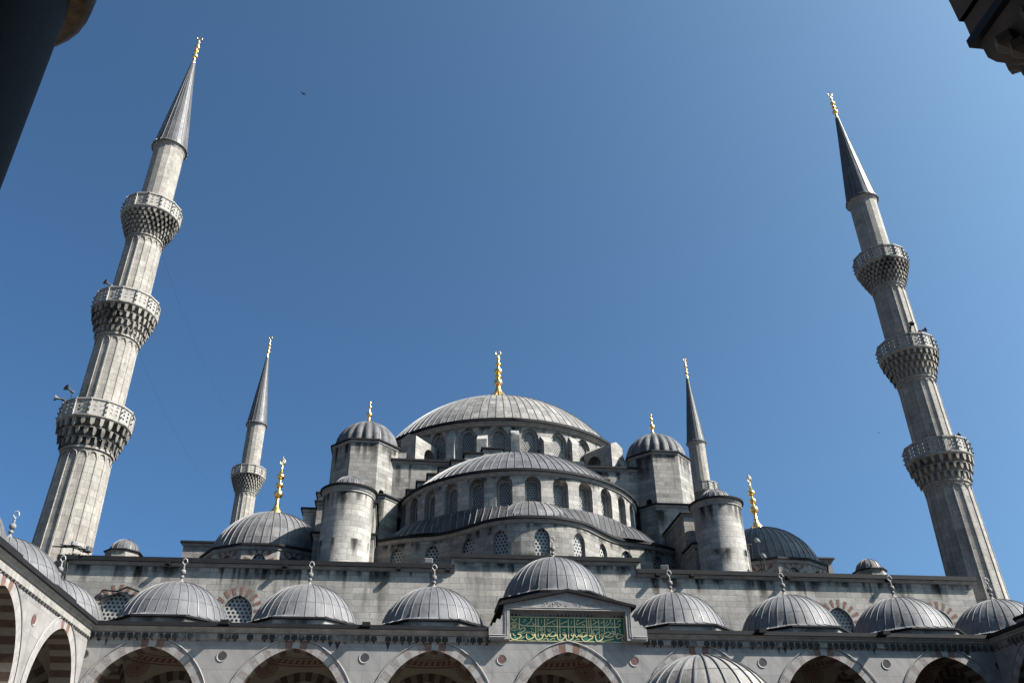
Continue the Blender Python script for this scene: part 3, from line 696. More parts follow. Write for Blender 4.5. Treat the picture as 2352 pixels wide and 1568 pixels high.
# ---- side domes on twelve-sided drums
side_fin = beads([('n', 0.52, -0.25), ('n', 0.50, 0.05), ('n', 0.44, 0.3), ('n', 0.30, 0.52), ('n', 0.18, 0.72), ('n', 0.15, 0.86), ('n', 0.19, 0.88), ('n', 0.15, 0.93), ('n', 0.13, 1.42), ('b', 0.325, 1.7, 0.27, 0.12), ('n', 0.11, 2.1), ('b', 0.27, 2.4, 0.19, 0.1), ('n', 0.09, 2.8), ('b', 0.285, 3.08, 0.2, 0.09), ('n', 0.15, 3.38), ('n', 0.075, 3.65), ('n', 0.09, 3.68), ('n', 0.07, 3.72), ('n', 0.06, 4.0)])
for cx, rot in ((-18.05, 0.0), (18.3, radians(4))):
    sc_ = (cx, 16.0); R = 4.45; DP = ngon(sc_, R, 12, pi/12+rot); mb = MB(); wins = []
    for i in range(12):
        p, q = DP[i], DP[(i+1) % 12]; l = math.dist(p, q); Fo = lineF(p, q)
        wins.append((l/2, Fo, *arched_bay(mb, Fo, 0, l, 16.9, 19.7, l/2, 0.46, 17.6, 18.72, 0.1, 0.2, uoff=i*l)))
    dr = mb.build('side_drum', 'wallstone', mq)
    for c, Fo, O, d in wins:
        rays = MB()
        panel(Fo, O, d, 'side_drum_window', 'lattice_big', dr, c)
        for i in range(6):
            t0 = radians(4+32.5*i); t1 = t0+radians(11); r0, r1 = 0.53, 0.98
            q = [(c-r*cos(t), 18.77+r*sin(t)) for r, t in ((r0, t0), (r0, t1), (r1*1.0, t1+0.03), (r1, t0-0.03))]
            rays.add([Fo(a, b, -0.012) for a, b in q])
        rays.build('window_rays', 'rayred', dr, flip=False)
    cornice(DP, 19.92, 0.2, dr, True, 0.15, 0.26, 'side_cornice')
    sd = lead_dome((*sc_, 19.9), [(4.5, 0.0, 1.0), (4.25, 0.07, 0.5)]+[(r, z, 0.0) for r, z in cap_prof(4.1, 3.4, 0.12, 12)], 44, 'side_dome', mq, 'lead', 3, 0.065, 0.05, (12, pi/12+rot))
    finial((*sc_, 23.35), side_fin, 'finial', 'gold', sd, 20, None, (0.19, 0.55))
    s = -1 if cx < 0 else 1; x0, x1 = sorted((s*20.5, s*24.3)); b = MB(); b.box(x0, x1, 17.0, 26, 16.9, 21.5); b.build('gallery_block', 'ashlar', mq)
    cornice([(x0, 26), (x0, 17.0), (x1, 17.0), (x1, 26)], 21.68, 0.2, mq, False, 0.14, 0.22, 'gallery_cornice')
    b = MB(); b.box(x0, x1, 17.0, 26, 21.52, 21.6); b.build('gallery_roof', 'lead_dark', mq)
    k = (-27.6 if cx < 0 else 26.1, 15.0); KP = ngon(k, 1.15, 8, pi/8); b = MB(); b.prism(KP, 16.9, 19.95); lt = b.build('lantern', 'ashlar', mq)
    cornice(KP, 20.08, 0.1, lt, True, 0.08, 0.1, 'lantern_cornice')
    lead_dome((*k, 20.06), [(1.15, 0, 1.0), (1.0, 0.05, 0.5)]+[(r, z, 0.0) for r, z in cap_prof(0.95, 0.85, 0.08, 8)], 14, 'lantern_dome', lt, 'lead', 4, 0.05, 0.035, (8, pi/8))

# ---- runs of dirt below the lead edges
def stains(F, s0, s1, z, n, lmax, wmax, parent, seed, off=-0.008):
    rr = random.Random(seed); mb = MB()
    for k in range(n):
        c = s0+(s1-s0)*rr.random(); w = wmax*(0.25+0.75*rr.random()**1.5); l = lmax*(0.25+0.75*rr.random()**1.8); m_ = 3; o = off-0.002*(k % 6)
        for i in range(m_):
            a, b = c-w/2+w*i/m_, c-w/2+w*(i+1)/m_
            mb.add([F(a, z, o), F(b, z, o), F(b, z-l, o), F(a, z-l, o)], [(i/m_, 0), ((i+1)/m_, 0), ((i+1)/m_, 1), (i/m_, 1)])
    me = parent.data; me.materials.append(M['stain']); mi = len(me.materials)-1; o = ORG[parent.name]
    bm = bmesh.new(); bm.from_mesh(me); ul = bm.loops.layers.uv.verify()
    vs = [bm.verts.new(v-o) for v in mb.v]
    for f_, u_ in zip(mb.f, mb.uv):
        fc_ = bm.faces.new([vs[i] for i in f_]); fc_.material_index = mi
        for lp, q in zip(fc_.loops, u_): lp[ul].uv = q
    bm.to_mesh(me); bm.free()
Fw = lambda s, z, d: (s, WY+d, z)
stains(Fw, -27.8, -6, 16.82, 46, 1.5, 0.9, cw_, 1); stains(Fw, 6.4, 27.8, 16.82, 46, 1.5, 0.9, cw_, 2); stains(Fw, -5.2, 5.6, 17.5, 26, 1.0, 0.9, cw_, 3)
stains(Fw, -27.8, 27.8, 16.8, 9, 4.2, 0.7, cw_, 4)
stains(exF, 1.0, cl[-1]-1.0, 20.55, 40, 1.1, 0.8, ew_, 5); stains(exF, 1.0, cl[-1]-1.0, 18.6, 22, 1.5, 1.3, ew_, 6, -0.02)
FH = ringF(HC, RH); stains(FH, RH*radians(-172), RH*radians(-8), 24.6, 46, 0.7, 0.9, hd_, 7)
FM = ringF(MC, RD); stains(FM, RD*radians(-150), RD*radians(-30), 33.35, 50, 1.0, 0.9, md_, 8); stains(FM, RD*radians(-150), RD*radians(-30), 31.4, 30, 1.1, 0.8, md_, 9)
stains(lambda s, z, d: (s, 19.0+d, z), -11, -3.5, 29.05, 12, 3.0, 0.7, cb_, 10); stains(lambda s, z, d: (s, 19.0+d, z), 3.5, 11, 29.05, 12, 2.6, 0.8, cb_, 11)
for sg in (-1, 1):
    Ft = ringF((sg*12.4, 8.75), 1.6); stains(Ft, 1.6*radians(-170), 1.6*radians(-10), 22.0, 16, 2.2, 0.7, TUR[sg], 12+sg)
    Fc = ringF((sg*12.4, 8.75), 1.6); stains(Fc, 1.6*radians(-170), 1.6*radians(-10), 19.0, 8, 2.0, 0.9, TUR[sg], 15+sg, -0.02)
    for k in range(5, 8):
        p, q = ngon((sg*12.2, 20.4), 2.82, 8, pi/8)[k-1], ngon((sg*12.2, 20.4), 2.82, 8, pi/8)[k]
        stains(lineF(p, q), 0.3, math.dist(p, q)-0.3, 30.25, 7, 2.2, 0.8, TOW[sg], 20+k+sg*5)
    # long dark runs on the pier fronts beside the half dome
    x0 = sg*10.0; a, b = sorted((sg*9.4, sg*10.55)); stains(lambda s, z, d: (s, 15.4+d, z), sg*10.4-0.1, sg*10.4+0.5*sg, 24.6, 6, 5.0, 1.0, PIE[sg], 30+sg)

# =================================================================== MINARETS
def make_minaret(x, y, label):
    t = thing('minaret', label, 'minaret', (x, y, 0), 'minarets of the mosque')
    NF = 16
    def shaft(z0, z1, R0, R1, ribs=True):
        mb = MB(); n = NF
        sect = []
        for i in range(n):
            a = 2*pi*i/n
            if ribs: sect += [(a-0.045, 1.0), (a-0.025, 1.03), (a+0.025, 1.03), (a+0.045, 1.0), (a+pi/n-0.05, cos(pi/n)*1.005), (a+pi/n+0.05, cos(pi/n)*1.005)]
            else: sect += [(a, 1.0)]
        zs = [z0, z1]
        for k in range(len(sect)):
            (a, f), (b, g) = sect[k], sect[(k+1) % len(sect)]
            if b < a: b += 2*pi
            P = lambda t_, r, z: (x+r*cos(t_), y+r*sin(t_), z)
            mb.add([P(a, R0*f, z0), P(b, R0*g, z0), P(b, R1*g, z1), P(a, R1*f, z1)], [(a*R0, z0), (b*R0, z0), (b*R0, z1), (a*R0, z1)])
        if ribs:   # little round arches closing each flute at the top
            for i in range(n):
                a = 2*pi*(i+0.5)/n; pts = []
                for j in range(7):
                    u = pi*j/6; aa = a-cos(u)*(pi/n-0.03); pts.append((x+R1*1.015*cos(aa), y+R1*1.015*sin(aa), z1-0.05+0.34*sin(u)))
                mb.tube(pts, 0.038, 4)
            mb.lathe((x, y, 0), [(R1*0.985, z1), (R1*0.995, z1+0.45), (R1*1.06, z1+0.47), (R1*1.06, z1+0.6), (R1*0.9, z1+0.62)], 32)
        return mb
    parts = []
    mb = MB(); mb.lathe((x, y, 0), [(2.3, 0), (2.3, 10.2), (1.76, 12.2)], 16, uscale=2.0); mb.build('base', 'minaret', t)
    for z0, z1, a, b in ((12.2, 23.2, 1.72, 1.47), (25.7, 31.45, 1.36, 1.31), (34.2, 39.95, 1.24, 1.19)):
        shaft(z0, z1, a, b).build('shaft', 'minaret', t)
    shaft(42.6, 49.35, 1.14, 1.10, False).build('shaft', 'minaret', t)
    for zf, zb, R, Rs, nt, N, wk in ((25.55, 23.75, 2.17, 1.45, 3, 24, 0.46), (34.05, 32.0, 2.08, 1.30, 4, 28, 0.48), (42.45, 40.5, 2.01, 1.18, 6, 30, 0.52)):
        mb = MB(); hh = (zf-0.12-zb)/nt
        mb.lathe((x, y, 0), [(Rs, zb-0.02), (Rs+0.02, zb+0.45), (R*0.74, zf-0.40), (R*0.86, zf-0.16)], 32)
        for k in range(nt):
            ro = Rs+(R-0.04-Rs)*((k+1)/nt)**0.8; ri = Rs+(ro-Rs)*(0.3 if nt == 3 else 0.55)
            for i in range(N):
                a = 2*pi*(i+0.5*(k % 2))/N; hw = pi/N*wk*(0.85+0.3*((i*7+k*3) % 5)/5); z1 = zb+hh*(k+1); z0 = z1-hh*(0.82+0.3*((i*5+k*7) % 4)/4)
                P = lambda da, r, z: (x+r*cos(a+da), y+r*sin(a+da), z)
                A = [P(-hw, ro, z1), P(hw, ro, z1), P(hw*0.8, ro*0.985, z0+hh*0.22), P(0, ro*0.975, z0-hh*0.02), P(-hw*0.8, ro*0.985, z0+hh*0.22)]
                mb.add(A)
                mb.add([A[0], A[4], P(-hw, ri, z0+hh*0.7), P(-hw, ri, z1)]); mb.add([A[1], A[2], P(hw, ri, z0+hh*0.7), P(hw, ri, z1)])
                mb.add([A[4], A[3], P(0, ri, z0+hh*0.6), P(-hw, ri, z0+hh*0.7)]); mb.add([A[3], A[2], P(hw, ri, z0+hh*0.7), P(0, ri, z0+hh*0.6)])
            mb.lathe((x, y, 0), [(ri, zb+hh*(k+1)), (ro*0.99, zb+hh*(k+1)), (ro*0.99, zb+hh*(k+1)+0.04), (ri, zb+hh*(k+1)+0.04)], 32)
        mb.lathe((x, y, 0), [(R*0.85, zf-0.16), (R*0.98, zf-0.13), (R+0.04, zf-0.04), (R+0.04, zf+0.03), (Rs*0.8, zf+0.03)], 32)
        bal = mb.build('balcony', 'carved', t, flip=False)
        # pierced parapet
        mb = MB(); N = 14; H = 1.12; zb2 = zf+0.03; R2 = R-0.02
        for i in range(N):
            a0 = 2*pi*(i-0.28)/N; a1 = 2*pi*(i+0.72)/N
            p, q = Vector((x+R2*cos(a0), y+R2*sin(a0))), Vector((x+R2*cos(a1), y+R2*sin(a1))); l = (q-p).length; Fo = lineF(tuple(p), tuple(q))
            mg = 0.12*l; cw = (l-2*mg)/2; rh = (H-0.34)/3
            for u0, u1, v0, v1 in ((0, l, 0, 0.2), (0, l, H-0.14, H), (0, mg, 0.2, H-0.14), (l-mg, l, 0.2, H-0.14)):
                mb.add([Fo(u0, zb2+v0, 0), Fo(u1, zb2+v0, 0), Fo(u1, zb2+v1, 0), Fo(u0, zb2+v1, 0)])
            for cc in range(2):
                for rr in range(3):
                    cu = mg+cw*(cc+0.5); cv = 0.2+rh*(rr+0.5); o = []; h_ = []
                    for j in range(8):
                        an = 2*pi*j/8; ex_, ey_ = cos(an), sin(an); k_ = 1/max(abs(ex_), abs(ey_))
                        o.append((cu+ex_*k_*cw/2, cv+ey_*k_*rh/2)); h_.append((cu+ex_*0.088, cv+ey_*0.088))
                    for j in range(8):
                        j2 = (j+1) % 8
                        mb.add([Fo(o[j][0], zb2+o[j][1], 0), Fo(o[j2][0], zb2+o[j2][1], 0), Fo(h_[j2][0], zb2+h_[j2][1], 0), Fo(h_[j][0], zb2+h_[j][1], 0)])
                        mb.add([Fo(h_[j][0], zb2+h_[j][1], 0), Fo(h_[j2][0], zb2+h_[j2][1], 0), Fo(h_[j2][0], zb2+h_[j2][1], 0.07), Fo(h_[j][0], zb2+h_[j][1], 0.07)])
            d2 = (p-Vector((x, y))).normalized(); tt = Vector((-d2.y, d2.x))
            mb.obox((p.x, p.y, zb2+H/2+0.02), (d2.x*0.07, d2.y*0.07, 0), (tt.x*0.06, tt.y*0.06, 0), (0, 0, H/2+0.02))
            u = lineF(tuple(p), tuple(q)); mid = (p+q)/2; e = (q-p)/2; nn = Vector((e.y, -e.x)).normalized()
            mb.obox((mid.x, mid.y, zb2+H-0.02), (e.x, e.y, 0), (nn.x*0.06, nn.y*0.06, 0), (0, 0, 0.05))
        for i in range(N):
            a0 = 2*pi*(i-0.28)/N; d2 = Vector((cos(a0), sin(a0)))
            for j in range(3):
                c = Vector((x+d2.x*(R+0.09), y+d2.y*(R+0.09), zb2+0.28+0.34*j)); mb.obox(c, (d2.x*0.05, d2.y*0.05, 0.02), (-d2.y*0.035, d2.x*0.035, 0), (0, 0, 0.04), 1)
        mb.build('parapet', ['rail', 'grey'], bal, flip=False)
        # doorway on to the balcony stays dark
    mb = MB(); mb.lathe((x, y, 0), [(1.1, 49.3), (1.16, 49.42), (1.16, 49.5), (1.24, 49.62)], 32); mb.build('crown_moulding', 'moulding', t, smooth=30)
    sp = lead_dome((x, y, 0), [(1.22, 49.6), (1.33, 49.6), (1.33, 49.72), (1.22, 49.85), (0.95, 52.3), (0.66, 54.9), (0.38, 57.4), (0.15, 59.7)], 20, 'spire', t, 'spire', 2, 0.05, 0.03)
    pr = beads([('n', 0.15, 59.6), ('n', 0.17, 59.75), ('n', 0.12, 59.9), ('n', 0.1, 60.25), ('b', 0.25, 60.55, 0.19, 0.09), ('n', 0.08, 60.85), ('b', 0.2, 61.1, 0.15, 0.07), ('n', 0.07, 61.4), ('b', 0.22, 61.65, 0.18, 0.07), ('n', 0.08, 61.95), ('n', 0.06, 62.1), ('b', 0.13, 62.25, 0.1, 0.05), ('n', 0.04, 62.5), ('n', 0.03, 62.65)])
    finial((x, y, 0), pr, 'finial', 'gold', t, 16, (0.2, 0.05))
    mb = MB(); mb.tube([(x, y, 62.5), (x, y, 63.4)], 0.018, 5); mb.build('lightning_rod', 'wire', t)
    return t
M['spire'] = lead('spire_lead', (0.115, 0.117, 0.123), 0.5, 1.35, 0.14, (0.07, 0.07, 0.078), 0.5)
mn1 = make_minaret(-28.7, 7.1, 'near left fluted minaret with three balconies, sunlit on its right side')
ML = [(-28.3, 56.3, 'slim far minaret behind the left side dome, one balcony showing'), (29.5, 56.3, 'far minaret half hidden behind the right round stair turret'),
      (28.7, 7.1, 'near right fluted minaret with three balconies, mostly in shadow with a dark glossy spire')]
mins = [mn1]
for x, y, lb in ML: mins.append(dup(mn1, (x, y, 0), label=lb))
for mn, loc in ((mins[0], (-29.21, 8.70, -0.05)), (mins[3], (29.88, 8.70, -0.05))):     # the near pair is a little larger
    mn.location = loc; mn.scale = (1.031, 1.031, 1.031)
for mn, (x, y) in ((mins[1], (-28.3, 56.3)), (mins[3], (28.7, 7.1))):
    mb = MB(); mb.T = None
    for i in range(32):
        a0, a1 = 2*pi*(i+0.1)/32, 2*pi*(i+0.8)/32
        P = lambda a, z: (x+1.135*cos(a), y+1.135*sin(a), z)
        mb.add([P(a0, 48.75), P(a1, 48.75), P(a1, 49.25), P(a0, 49.25)])
    mb.build('tile_band', 'tile', mn, org=(x, y, 0))

# =================================================================== COURTYARD ARCADES
BAY = 6.85; HW = 2.6; EE = 0.5; ZSP = 7.86; RT = 0.45
def voussoirs(parent, T, c, y0, y1, name='arch_ring', front=-0.02, mats=('marble_white', 'mottled', 'red', 'soffit_pale', 'soffit_dark')):
    mb = MB(T); n = 13; sub = 3
    I = arch_line(c, HW, 6.3, ZSP, EE, n*sub); O = arch_line(c, HW+RT, 6.3, ZSP, EE, n*sub)
    I = I[1:-1]; O = O[1:-1]; N = len(I)-1
    for i in range(N):
        mid = i*1.0/N; k = int((i+sub/2)//sub); st_ = k-(N//sub)//2
        m = k % 2
        if abs(st_) == 1: m = 2
        elif st_ == 0: m = 0
        a, b, cc, d = I[i], I[i+1], O[i+1], O[i]
        mb.add([(a[0], front, a[1]), (b[0], front, b[1]), (cc[0], front, cc[1]), (d[0], front, d[1])], None, m)
        mb.add([(a[0], front, a[1]), (b[0], front, b[1]), (b[0], y1, b[1]), (a[0], y1, a[1])], None, 3+(k % 2))
        mb.add([(d[0], front, d[1]), (cc[0], front, cc[1]), (cc[0], 0.0, cc[1]), (d[0], 0.0, d[1])], None, m)
        mb.add([(a[0], y1, a[1]), (b[0], y1, b[1]), (cc[0], y1, cc[1]), (d[0], y1, d[1])], None, 3+(k % 2))
    # raised archivolt moulding
    mb.tube([(p[0]+0.0, front-0.02, p[1]+0.02) for p in arch_line(c, HW+RT+0.05, 6.3, ZSP, EE, 20)[1:-1]], 0.03, 5, 0)
    return mb.build(name, list(mats), parent, flip=False)
def colon(T, parent, x, name='column'):
    mb = MB(T)
    mb.lathe((x, 0.45, 0), [(0.55, 0), (0.55, 0.25), (0.43, 0.45), (0.42, 5.4), (0.38, 5.5)], 20, 0)
    mb.lathe((x, 0.45, 0), [(0.40, 5.45), (0.48, 5.5), (0.48, 5.62), (0.40, 5.66), (0.52, 6.0), (0.74, 6.25)], 20, 1)
    p = T @ Vector((x, 0.45, 0)) if T else Vector((x, 0.45, 0))
    mb.box(x-0.78, x+0.78, -0.02, 0.92, 6.25, 6.6, 1)
    return mb.build(name, ['granite', 'marble_white'], parent)
fin_stone = beads([('n', 0.30, -0.06), ('n', 0.28, 0.05), ('n', 0.12, 0.16), ('n', 0.06, 0.24), ('n', 0.06, 0.3), ('b', 0.11, 0.38, 0.07, 0.05), ('n', 0.05, 0.5), ('b', 0.15, 0.66, 0.13, 0.05), ('n', 0.06, 0.86), ('n', 0.04, 1.0), ('n', 0.06, 1.02), ('n', 0.03, 1.08)])
def court_dome(c, z, parent, R=2.82, h=2.2, oct_r=3.45):
    """lead dome on a low octagonal stone drum with a stone finial"""
    d = lead_dome((*c, z), [(oct_r, 0.0, 1.0), (oct_r*0.93, 0.07, 0.8), (R+0.07, 0.16, 0.15)]+[(r, zz, 0.0) for r, zz in cap_prof(R, h, 0.2, 12)], 34, 'dome', parent, 'lead_smooth', 3, 0.05, 0.03, (8, pi/8), org=(*c, z))
    OP = ngon(c, oct_r-0.09, 8, pi/8)
    b = MB(); b.prism(OP, z-0.5, z-0.12, 0, False); b.build('dome_drum', 'drumstone', d)
    b = MB(); b.sweep(ngon(c, oct_r-0.09, 8, pi/8), [(0.0, z+0.03), (0.11, z+0.005), (0.12, z-0.09), (0.06, z-0.105), (0.0, z-0.115)], True); b.build('drum_edge', 'edge', d)
    b = MB(); b.lathe((c[0], c[1], z+h+0.18), fin_stone, 14, 0)
    zt = z+h+0.18+1.08; R_ = 0.15; P5 = [(0, 0), (R_*0.9, R_*1.0), (R_*0.62, R_*1.9), (0, R_*2.35), (-R_*0.62, R_*1.9), (-R_*0.9, R_*1.0), (0, 0)]
    b.tube([(c[0]+px, c[1], zt+pz-0.02) for px, pz in P5], 0.035, 6, 1)
    b.build('finial', ['finial', 'finial_top'], d, smooth=50)
    return d
def vault(T, parent, cx):
    """sail vault of one bay with painted bands and rosettes on the pendentives"""
    y0, y1 = 0.9, 6.75; yc = (y0+y1)/2; hx, hy = 3.0, (y1-y0)/2; RR = sqrt(hx*hx+hy*hy)+0.02; zc = 7.95
    Z = lambda x, y: zc+sqrt(max(RR*RR-x*x-y*y, 0))
    mb = MB(T); n = 16
    for i in range(n):
        for j in range(n):
            xs = [-hx+2*hx*k/n for k in (i, i+1)]; ys = [-hy+2*hy*k/n for k in (j, j+1)]
            mb.add([(cx+a, yc+b, Z(a, b)) for a, b in ((xs[0], ys[0]), (xs[1], ys[0]), (xs[1], ys[1]), (xs[0], ys[1]))])
    v = mb.build('vault', 'plaster', parent, smooth=40)
    mb = MB(T); off = 0.03
    def onv(x, y): 
        p = Vector((x, y, Z(x, y)-zc)); p *= (1-off/p.length); return (cx+p.x, yc+p.y, zc+p.z)
    for sx in (-1, 1):
        for sy in (-1, 1):
            # rosette centre on the pendentive diagonal
            ax = Vector((sx*2.05, sy*2.0, 0)); ax.z = sqrt(RR*RR-ax.x**2-ax.y**2); ax.normalize()
            e1 = ax.cross(Vector((0, 0, 1))).normalized(); e2 = ax.cross(e1)
            def pt(r, t, o=0.03):
                p = (ax*sqrt(max(RR*RR-r*r, 0))+(e1*cos(t)+e2*sin(t))*r)*(1-o/RR); return (cx+p.x, yc+p.y, zc+p.z)
            for ring, (ra, rb, cnt, du) in enumerate(((0.0, 0.10, 8, 0.9), (0.15, 0.24, 12, 0.6), (0.28, 0.36, 18, 0.62), (0.40, 0.47, 24, 0.6), (0.52, 0.62, 30, 0.5))):
                for k in range(cnt):
                    t0 = 2*pi*k/cnt; t1 = t0+2*pi/cnt*du
                    mb.add([pt(ra, t0), pt(ra, t1), pt(rb, t1), pt(rb, t0)] if ra > 0 else [pt(0, 0), pt(rb, t0), pt(rb, t1)])
    # running band round the crown
    RB = 2.55; NB = 44
    def cp(r, t): x, y = r*cos(t), r*sin(t); return onv(x, y)
    for k in range(NB):
        t0, t1 = 2*pi*k/NB, 2*pi*(k+1)/NB; tm = (t0+t1)/2
        for a, b, c_, d_ in ((RB, RB+0.05, t0, t1), (RB-0.5, RB-0.46, t0, t1), (RB-0.36, RB-0.29, t0, tm+0.01), (RB-0.17, RB-0.10, tm-0.01, t1)):
            mb.add([cp(a, c_), cp(a, d_), cp(b, d_), cp(b, c_)])
        mb.add([cp(RB-0.36, tm-0.03), cp(RB-0.36, tm+0.03), cp(RB-0.10, tm+0.03), cp(RB-0.10, tm-0.03)])
    mb.build('painted_ornament', 'paintred', v, flip=False, weld=False)
    return v
def arcade(name, label, T, centers, x0, x1, raised=None, roundel_mats=None, spouts=True, back=True, crusted=True, ring2='mottled'):
    t = thing(name, label, 'arcade', tuple(T @ Vector(((x0+x1)/2, 0, 0))))
    mb = MB(T); F = lambda s, z, d: (s, d, z)
    bs = [x0]+[(a+b)/2 for a, b in zip(centers, centers[1:])]+[x1]
    for i, c in enumerate(centers):
        arched_bay(mb, F, bs[i], bs[i+1], 6.6, 11.95, c, HW+RT-0.01, 6.6, ZSP, EE, 0.02, n=20)
        arched_bay(mb, lambda s, z, d: (s, 0.9-d, z), bs[i], bs[i+1], 6.6, 11.95, c, HW+RT-0.01, 6.6, ZSP, EE, 0.02, n=20)
    mb.build('arcade_wall', 'marble', t)
    for c in centers: voussoirs(t, T, c, 0, 0.92, mats=('marble_white', ring2, 'red', 'soffit_pale', 'soffit_dark'))
    for b in bs: colon(T, t, b)
    # cornice, frieze of little niches with black crust
    mb = MB(T)
    seg = [(x0, x1)] if not raised else [(x0, raised[0]), (raised[1], x1)]
    for a, b in seg:
        mb.sweep([(a, 0.0), (b, 0.0)], [(-0.3, 12.08), (0.34, 12.03), (0.37, 11.83), (0.28, 11.82)], False, 0)
        mb.sweep([(a, 0.0), (b, 0.0)], [(0.28, 11.82), (0.25, 11.76), (0.16, 11.70), (0.15, 11.62), (0.05, 11.58)], False, 1)
    mb.build('cornice', ['edge', 'moulding'], t)
    mb = MB(T); mn_ = MB(T); md = MB(T); rr = random.Random(len(name)+int(x0*10)); pw = 0.35
    for a, b in seg:
        mb.sweep([(a, 0.0), (b, 0.0)], [(0.05, 11.58), (0.10, 11.55), (0.10, 11.30), (0.0, 11.26)], False)
        k = int((b-a)/pw); w = (b-a)/k
        for i in range(k):
            xa = a+w*i
            q = [(xa+w*0.05, 11.29), (xa+w*0.95, 11.29), (xa+w*0.95, 11.44), (xa+w*0.82, 11.54), (xa+w*0.18, 11.54), (xa+w*0.05, 11.44)]
            if crusted and rr.random() < 0.12: continue
            mn_.add([(x, -0.104, z) for x, z in q])
            mn_.add([(xa+w*0.3, -0.104, 11.29), (xa+w*0.7, -0.104, 11.29), (xa+w*0.5, -0.02, 11.17)])
            dirty = 0.5+0.5*sin(xa*0.9+1.3)*sin(xa*0.37)
            if crusted and rr.random() < dirty*0.8:
                d = 0.08+0.35*rr.random()**2; u = w*(0.15+0.3*rr.random())
                md.add([(xa+w*0.5-u, -0.004, 11.27), (xa+w*0.5+u, -0.004, 11.27), (xa+w*0.5+u*0.3, -0.004, 11.27-d*0.7), (xa+w*0.5, -0.004, 11.27-d)])
    for ad, mi_ in ((mn_, 1), (md, 2)):
        i0 = len(mb.v); mb.v += ad.v; mb.f += [tuple(i+i0 for i in f_) for f_ in ad.f]; mb.uv += ad.uv; mb.mi += [mi_]*len(ad.f)
    fz = mb.build('frieze', ['marble' if not crusted else 'moulding', 'crust' if crusted else 'moulding', 'drip'], t, flip=False, weld=False)
    # roof deck
    mb = MB(T); mb.box(x0-(0.0 if back else 0), x1, 0.03, 6.75, 11.97, 12.1); mb.build('roof_deck', 'lead_dark', t)
    if back:
        mb = MB(T); mb.box(x0, x1, 6.8, 7.5, 0, 12.4); mb.build('outer_wall', 'ashlar', t)
    for c in centers: vault(T, t, c)
    # striped transverse arches and wall arches
    for b in bs:
        mb = MB(T)
        I = arch_line(3.85, 2.5, 6.6, ZSP, 0.4, 26)[1:-1]; O = arch_line(3.85, 3.1, 6.6, ZSP, 0.4, 26)[1:-1]
        for i in range(len(I)-1):
            m = (i//2) % 2; a, c, d, e = I[i], I[i+1], O[i+1], O[i]
            for s in (-0.42, 0.42): mb.add([(b+s, a[0], a[1]), (b+s, c[0], c[1]), (b+s, d[0], d[1]), (b+s, e[0], e[1])], None, m)
            mb.add([(b-0.42, a[0], a[1]), (b+0.42, a[0], a[1]), (b+0.42, c[0], c[1]), (b-0.42, c[0], c[1])], None, m)
        mb.build('cross_arch', ['soffit_pale', 'soffit_dark'], t, flip=False)
    for c0 in centers:
        mb = MB(T)
        I = arch_line(c0, 2.35, 6.6, ZSP, 0.4, 26)[1:-1]; O = arch_line(c0, 2.95, 6.6, ZSP, 0.4, 26)[1:-1]
        for i in range(len(I)-1):
            m = (i//2) % 2; a, c, d, e = I[i], I[i+1], O[i+1], O[i]
            mb.add([(a[0], 6.68, a[1]), (c[0], 6.68, c[1]), (d[0], 6.68, d[1]), (e[0], 6.68, e[1])], None, m)
            mb.add([(a[0], 6.68, a[1]), (c[0], 6.68, c[1]), (c[0], 6.8, c[1]), (a[0], 6.8, a[1])], None, m)
        mb.build('wall_arch', ['soffit_pale', 'soffit_dark'], t, flip=False)
    # roundels between the arches
    for i, b in enumerate(bs):
        if i in (0, len(bs)-1) and not (roundel_mats and roundel_mats.get(i)): continue
        mt = (roundel_mats or {}).get(i, 'slate')
        mb = MB(T)
        for k in range(24):
            a0, a1 = 2*pi*k/24, 2*pi*(k+1)/24; P = lambda a, r, y: (b+r*cos(a), y, 10.5+r*sin(a))
            mb.add([P(0, 0, -0.012), P(a0, 0.2, -0.012), P(a1, 0.2, -0.012)], None, 0); mb.add([P(a0, 0.2, -0.012), P(a1, 0.2, -0.012), P(a1, 0.245, -0.03), P(a0, 0.245, -0.03)], None, 1)
        mb.build('roundel', [mt, 'marble_white'], t, flip=False)
    if spouts:
        for b in bs[1:-1]:
            if raised and raised[0] < b < raised[1]: continue
            mb = MB(T); mb.obox((b, -0.32, 12.0), (0.20, 0, 0), (0, 0.46, 0.03), (0, 0, 0.10)); mb.build('spout', 'edge', t)
    return t
I4 = Matrix.Identity(4)
cs = [BAY*i for i in range(-3, 4)]
po = arcade('portico', 'front arcade of pale marble arches with a green inscription over its middle arch', I4, cs, -23.55, 23.55, (-4.0, 4.0), back=False,
            roundel_mats={0: 'slate', 1: 'slate', 2: 'slate', 3: 'porphyry', 4: 'porphyry', 5: 'slate', 6: 'slate', 7: 'slate'})
d0 = None
for i in (-3, -2, -1, 1, 2, 3):
    c = (BAY*i, 3.4)
    if d0 is None: d0 = court_dome(c, 12.5, po)
    else: dup(d0, (BAY*i, 3.4, 12.5), po)
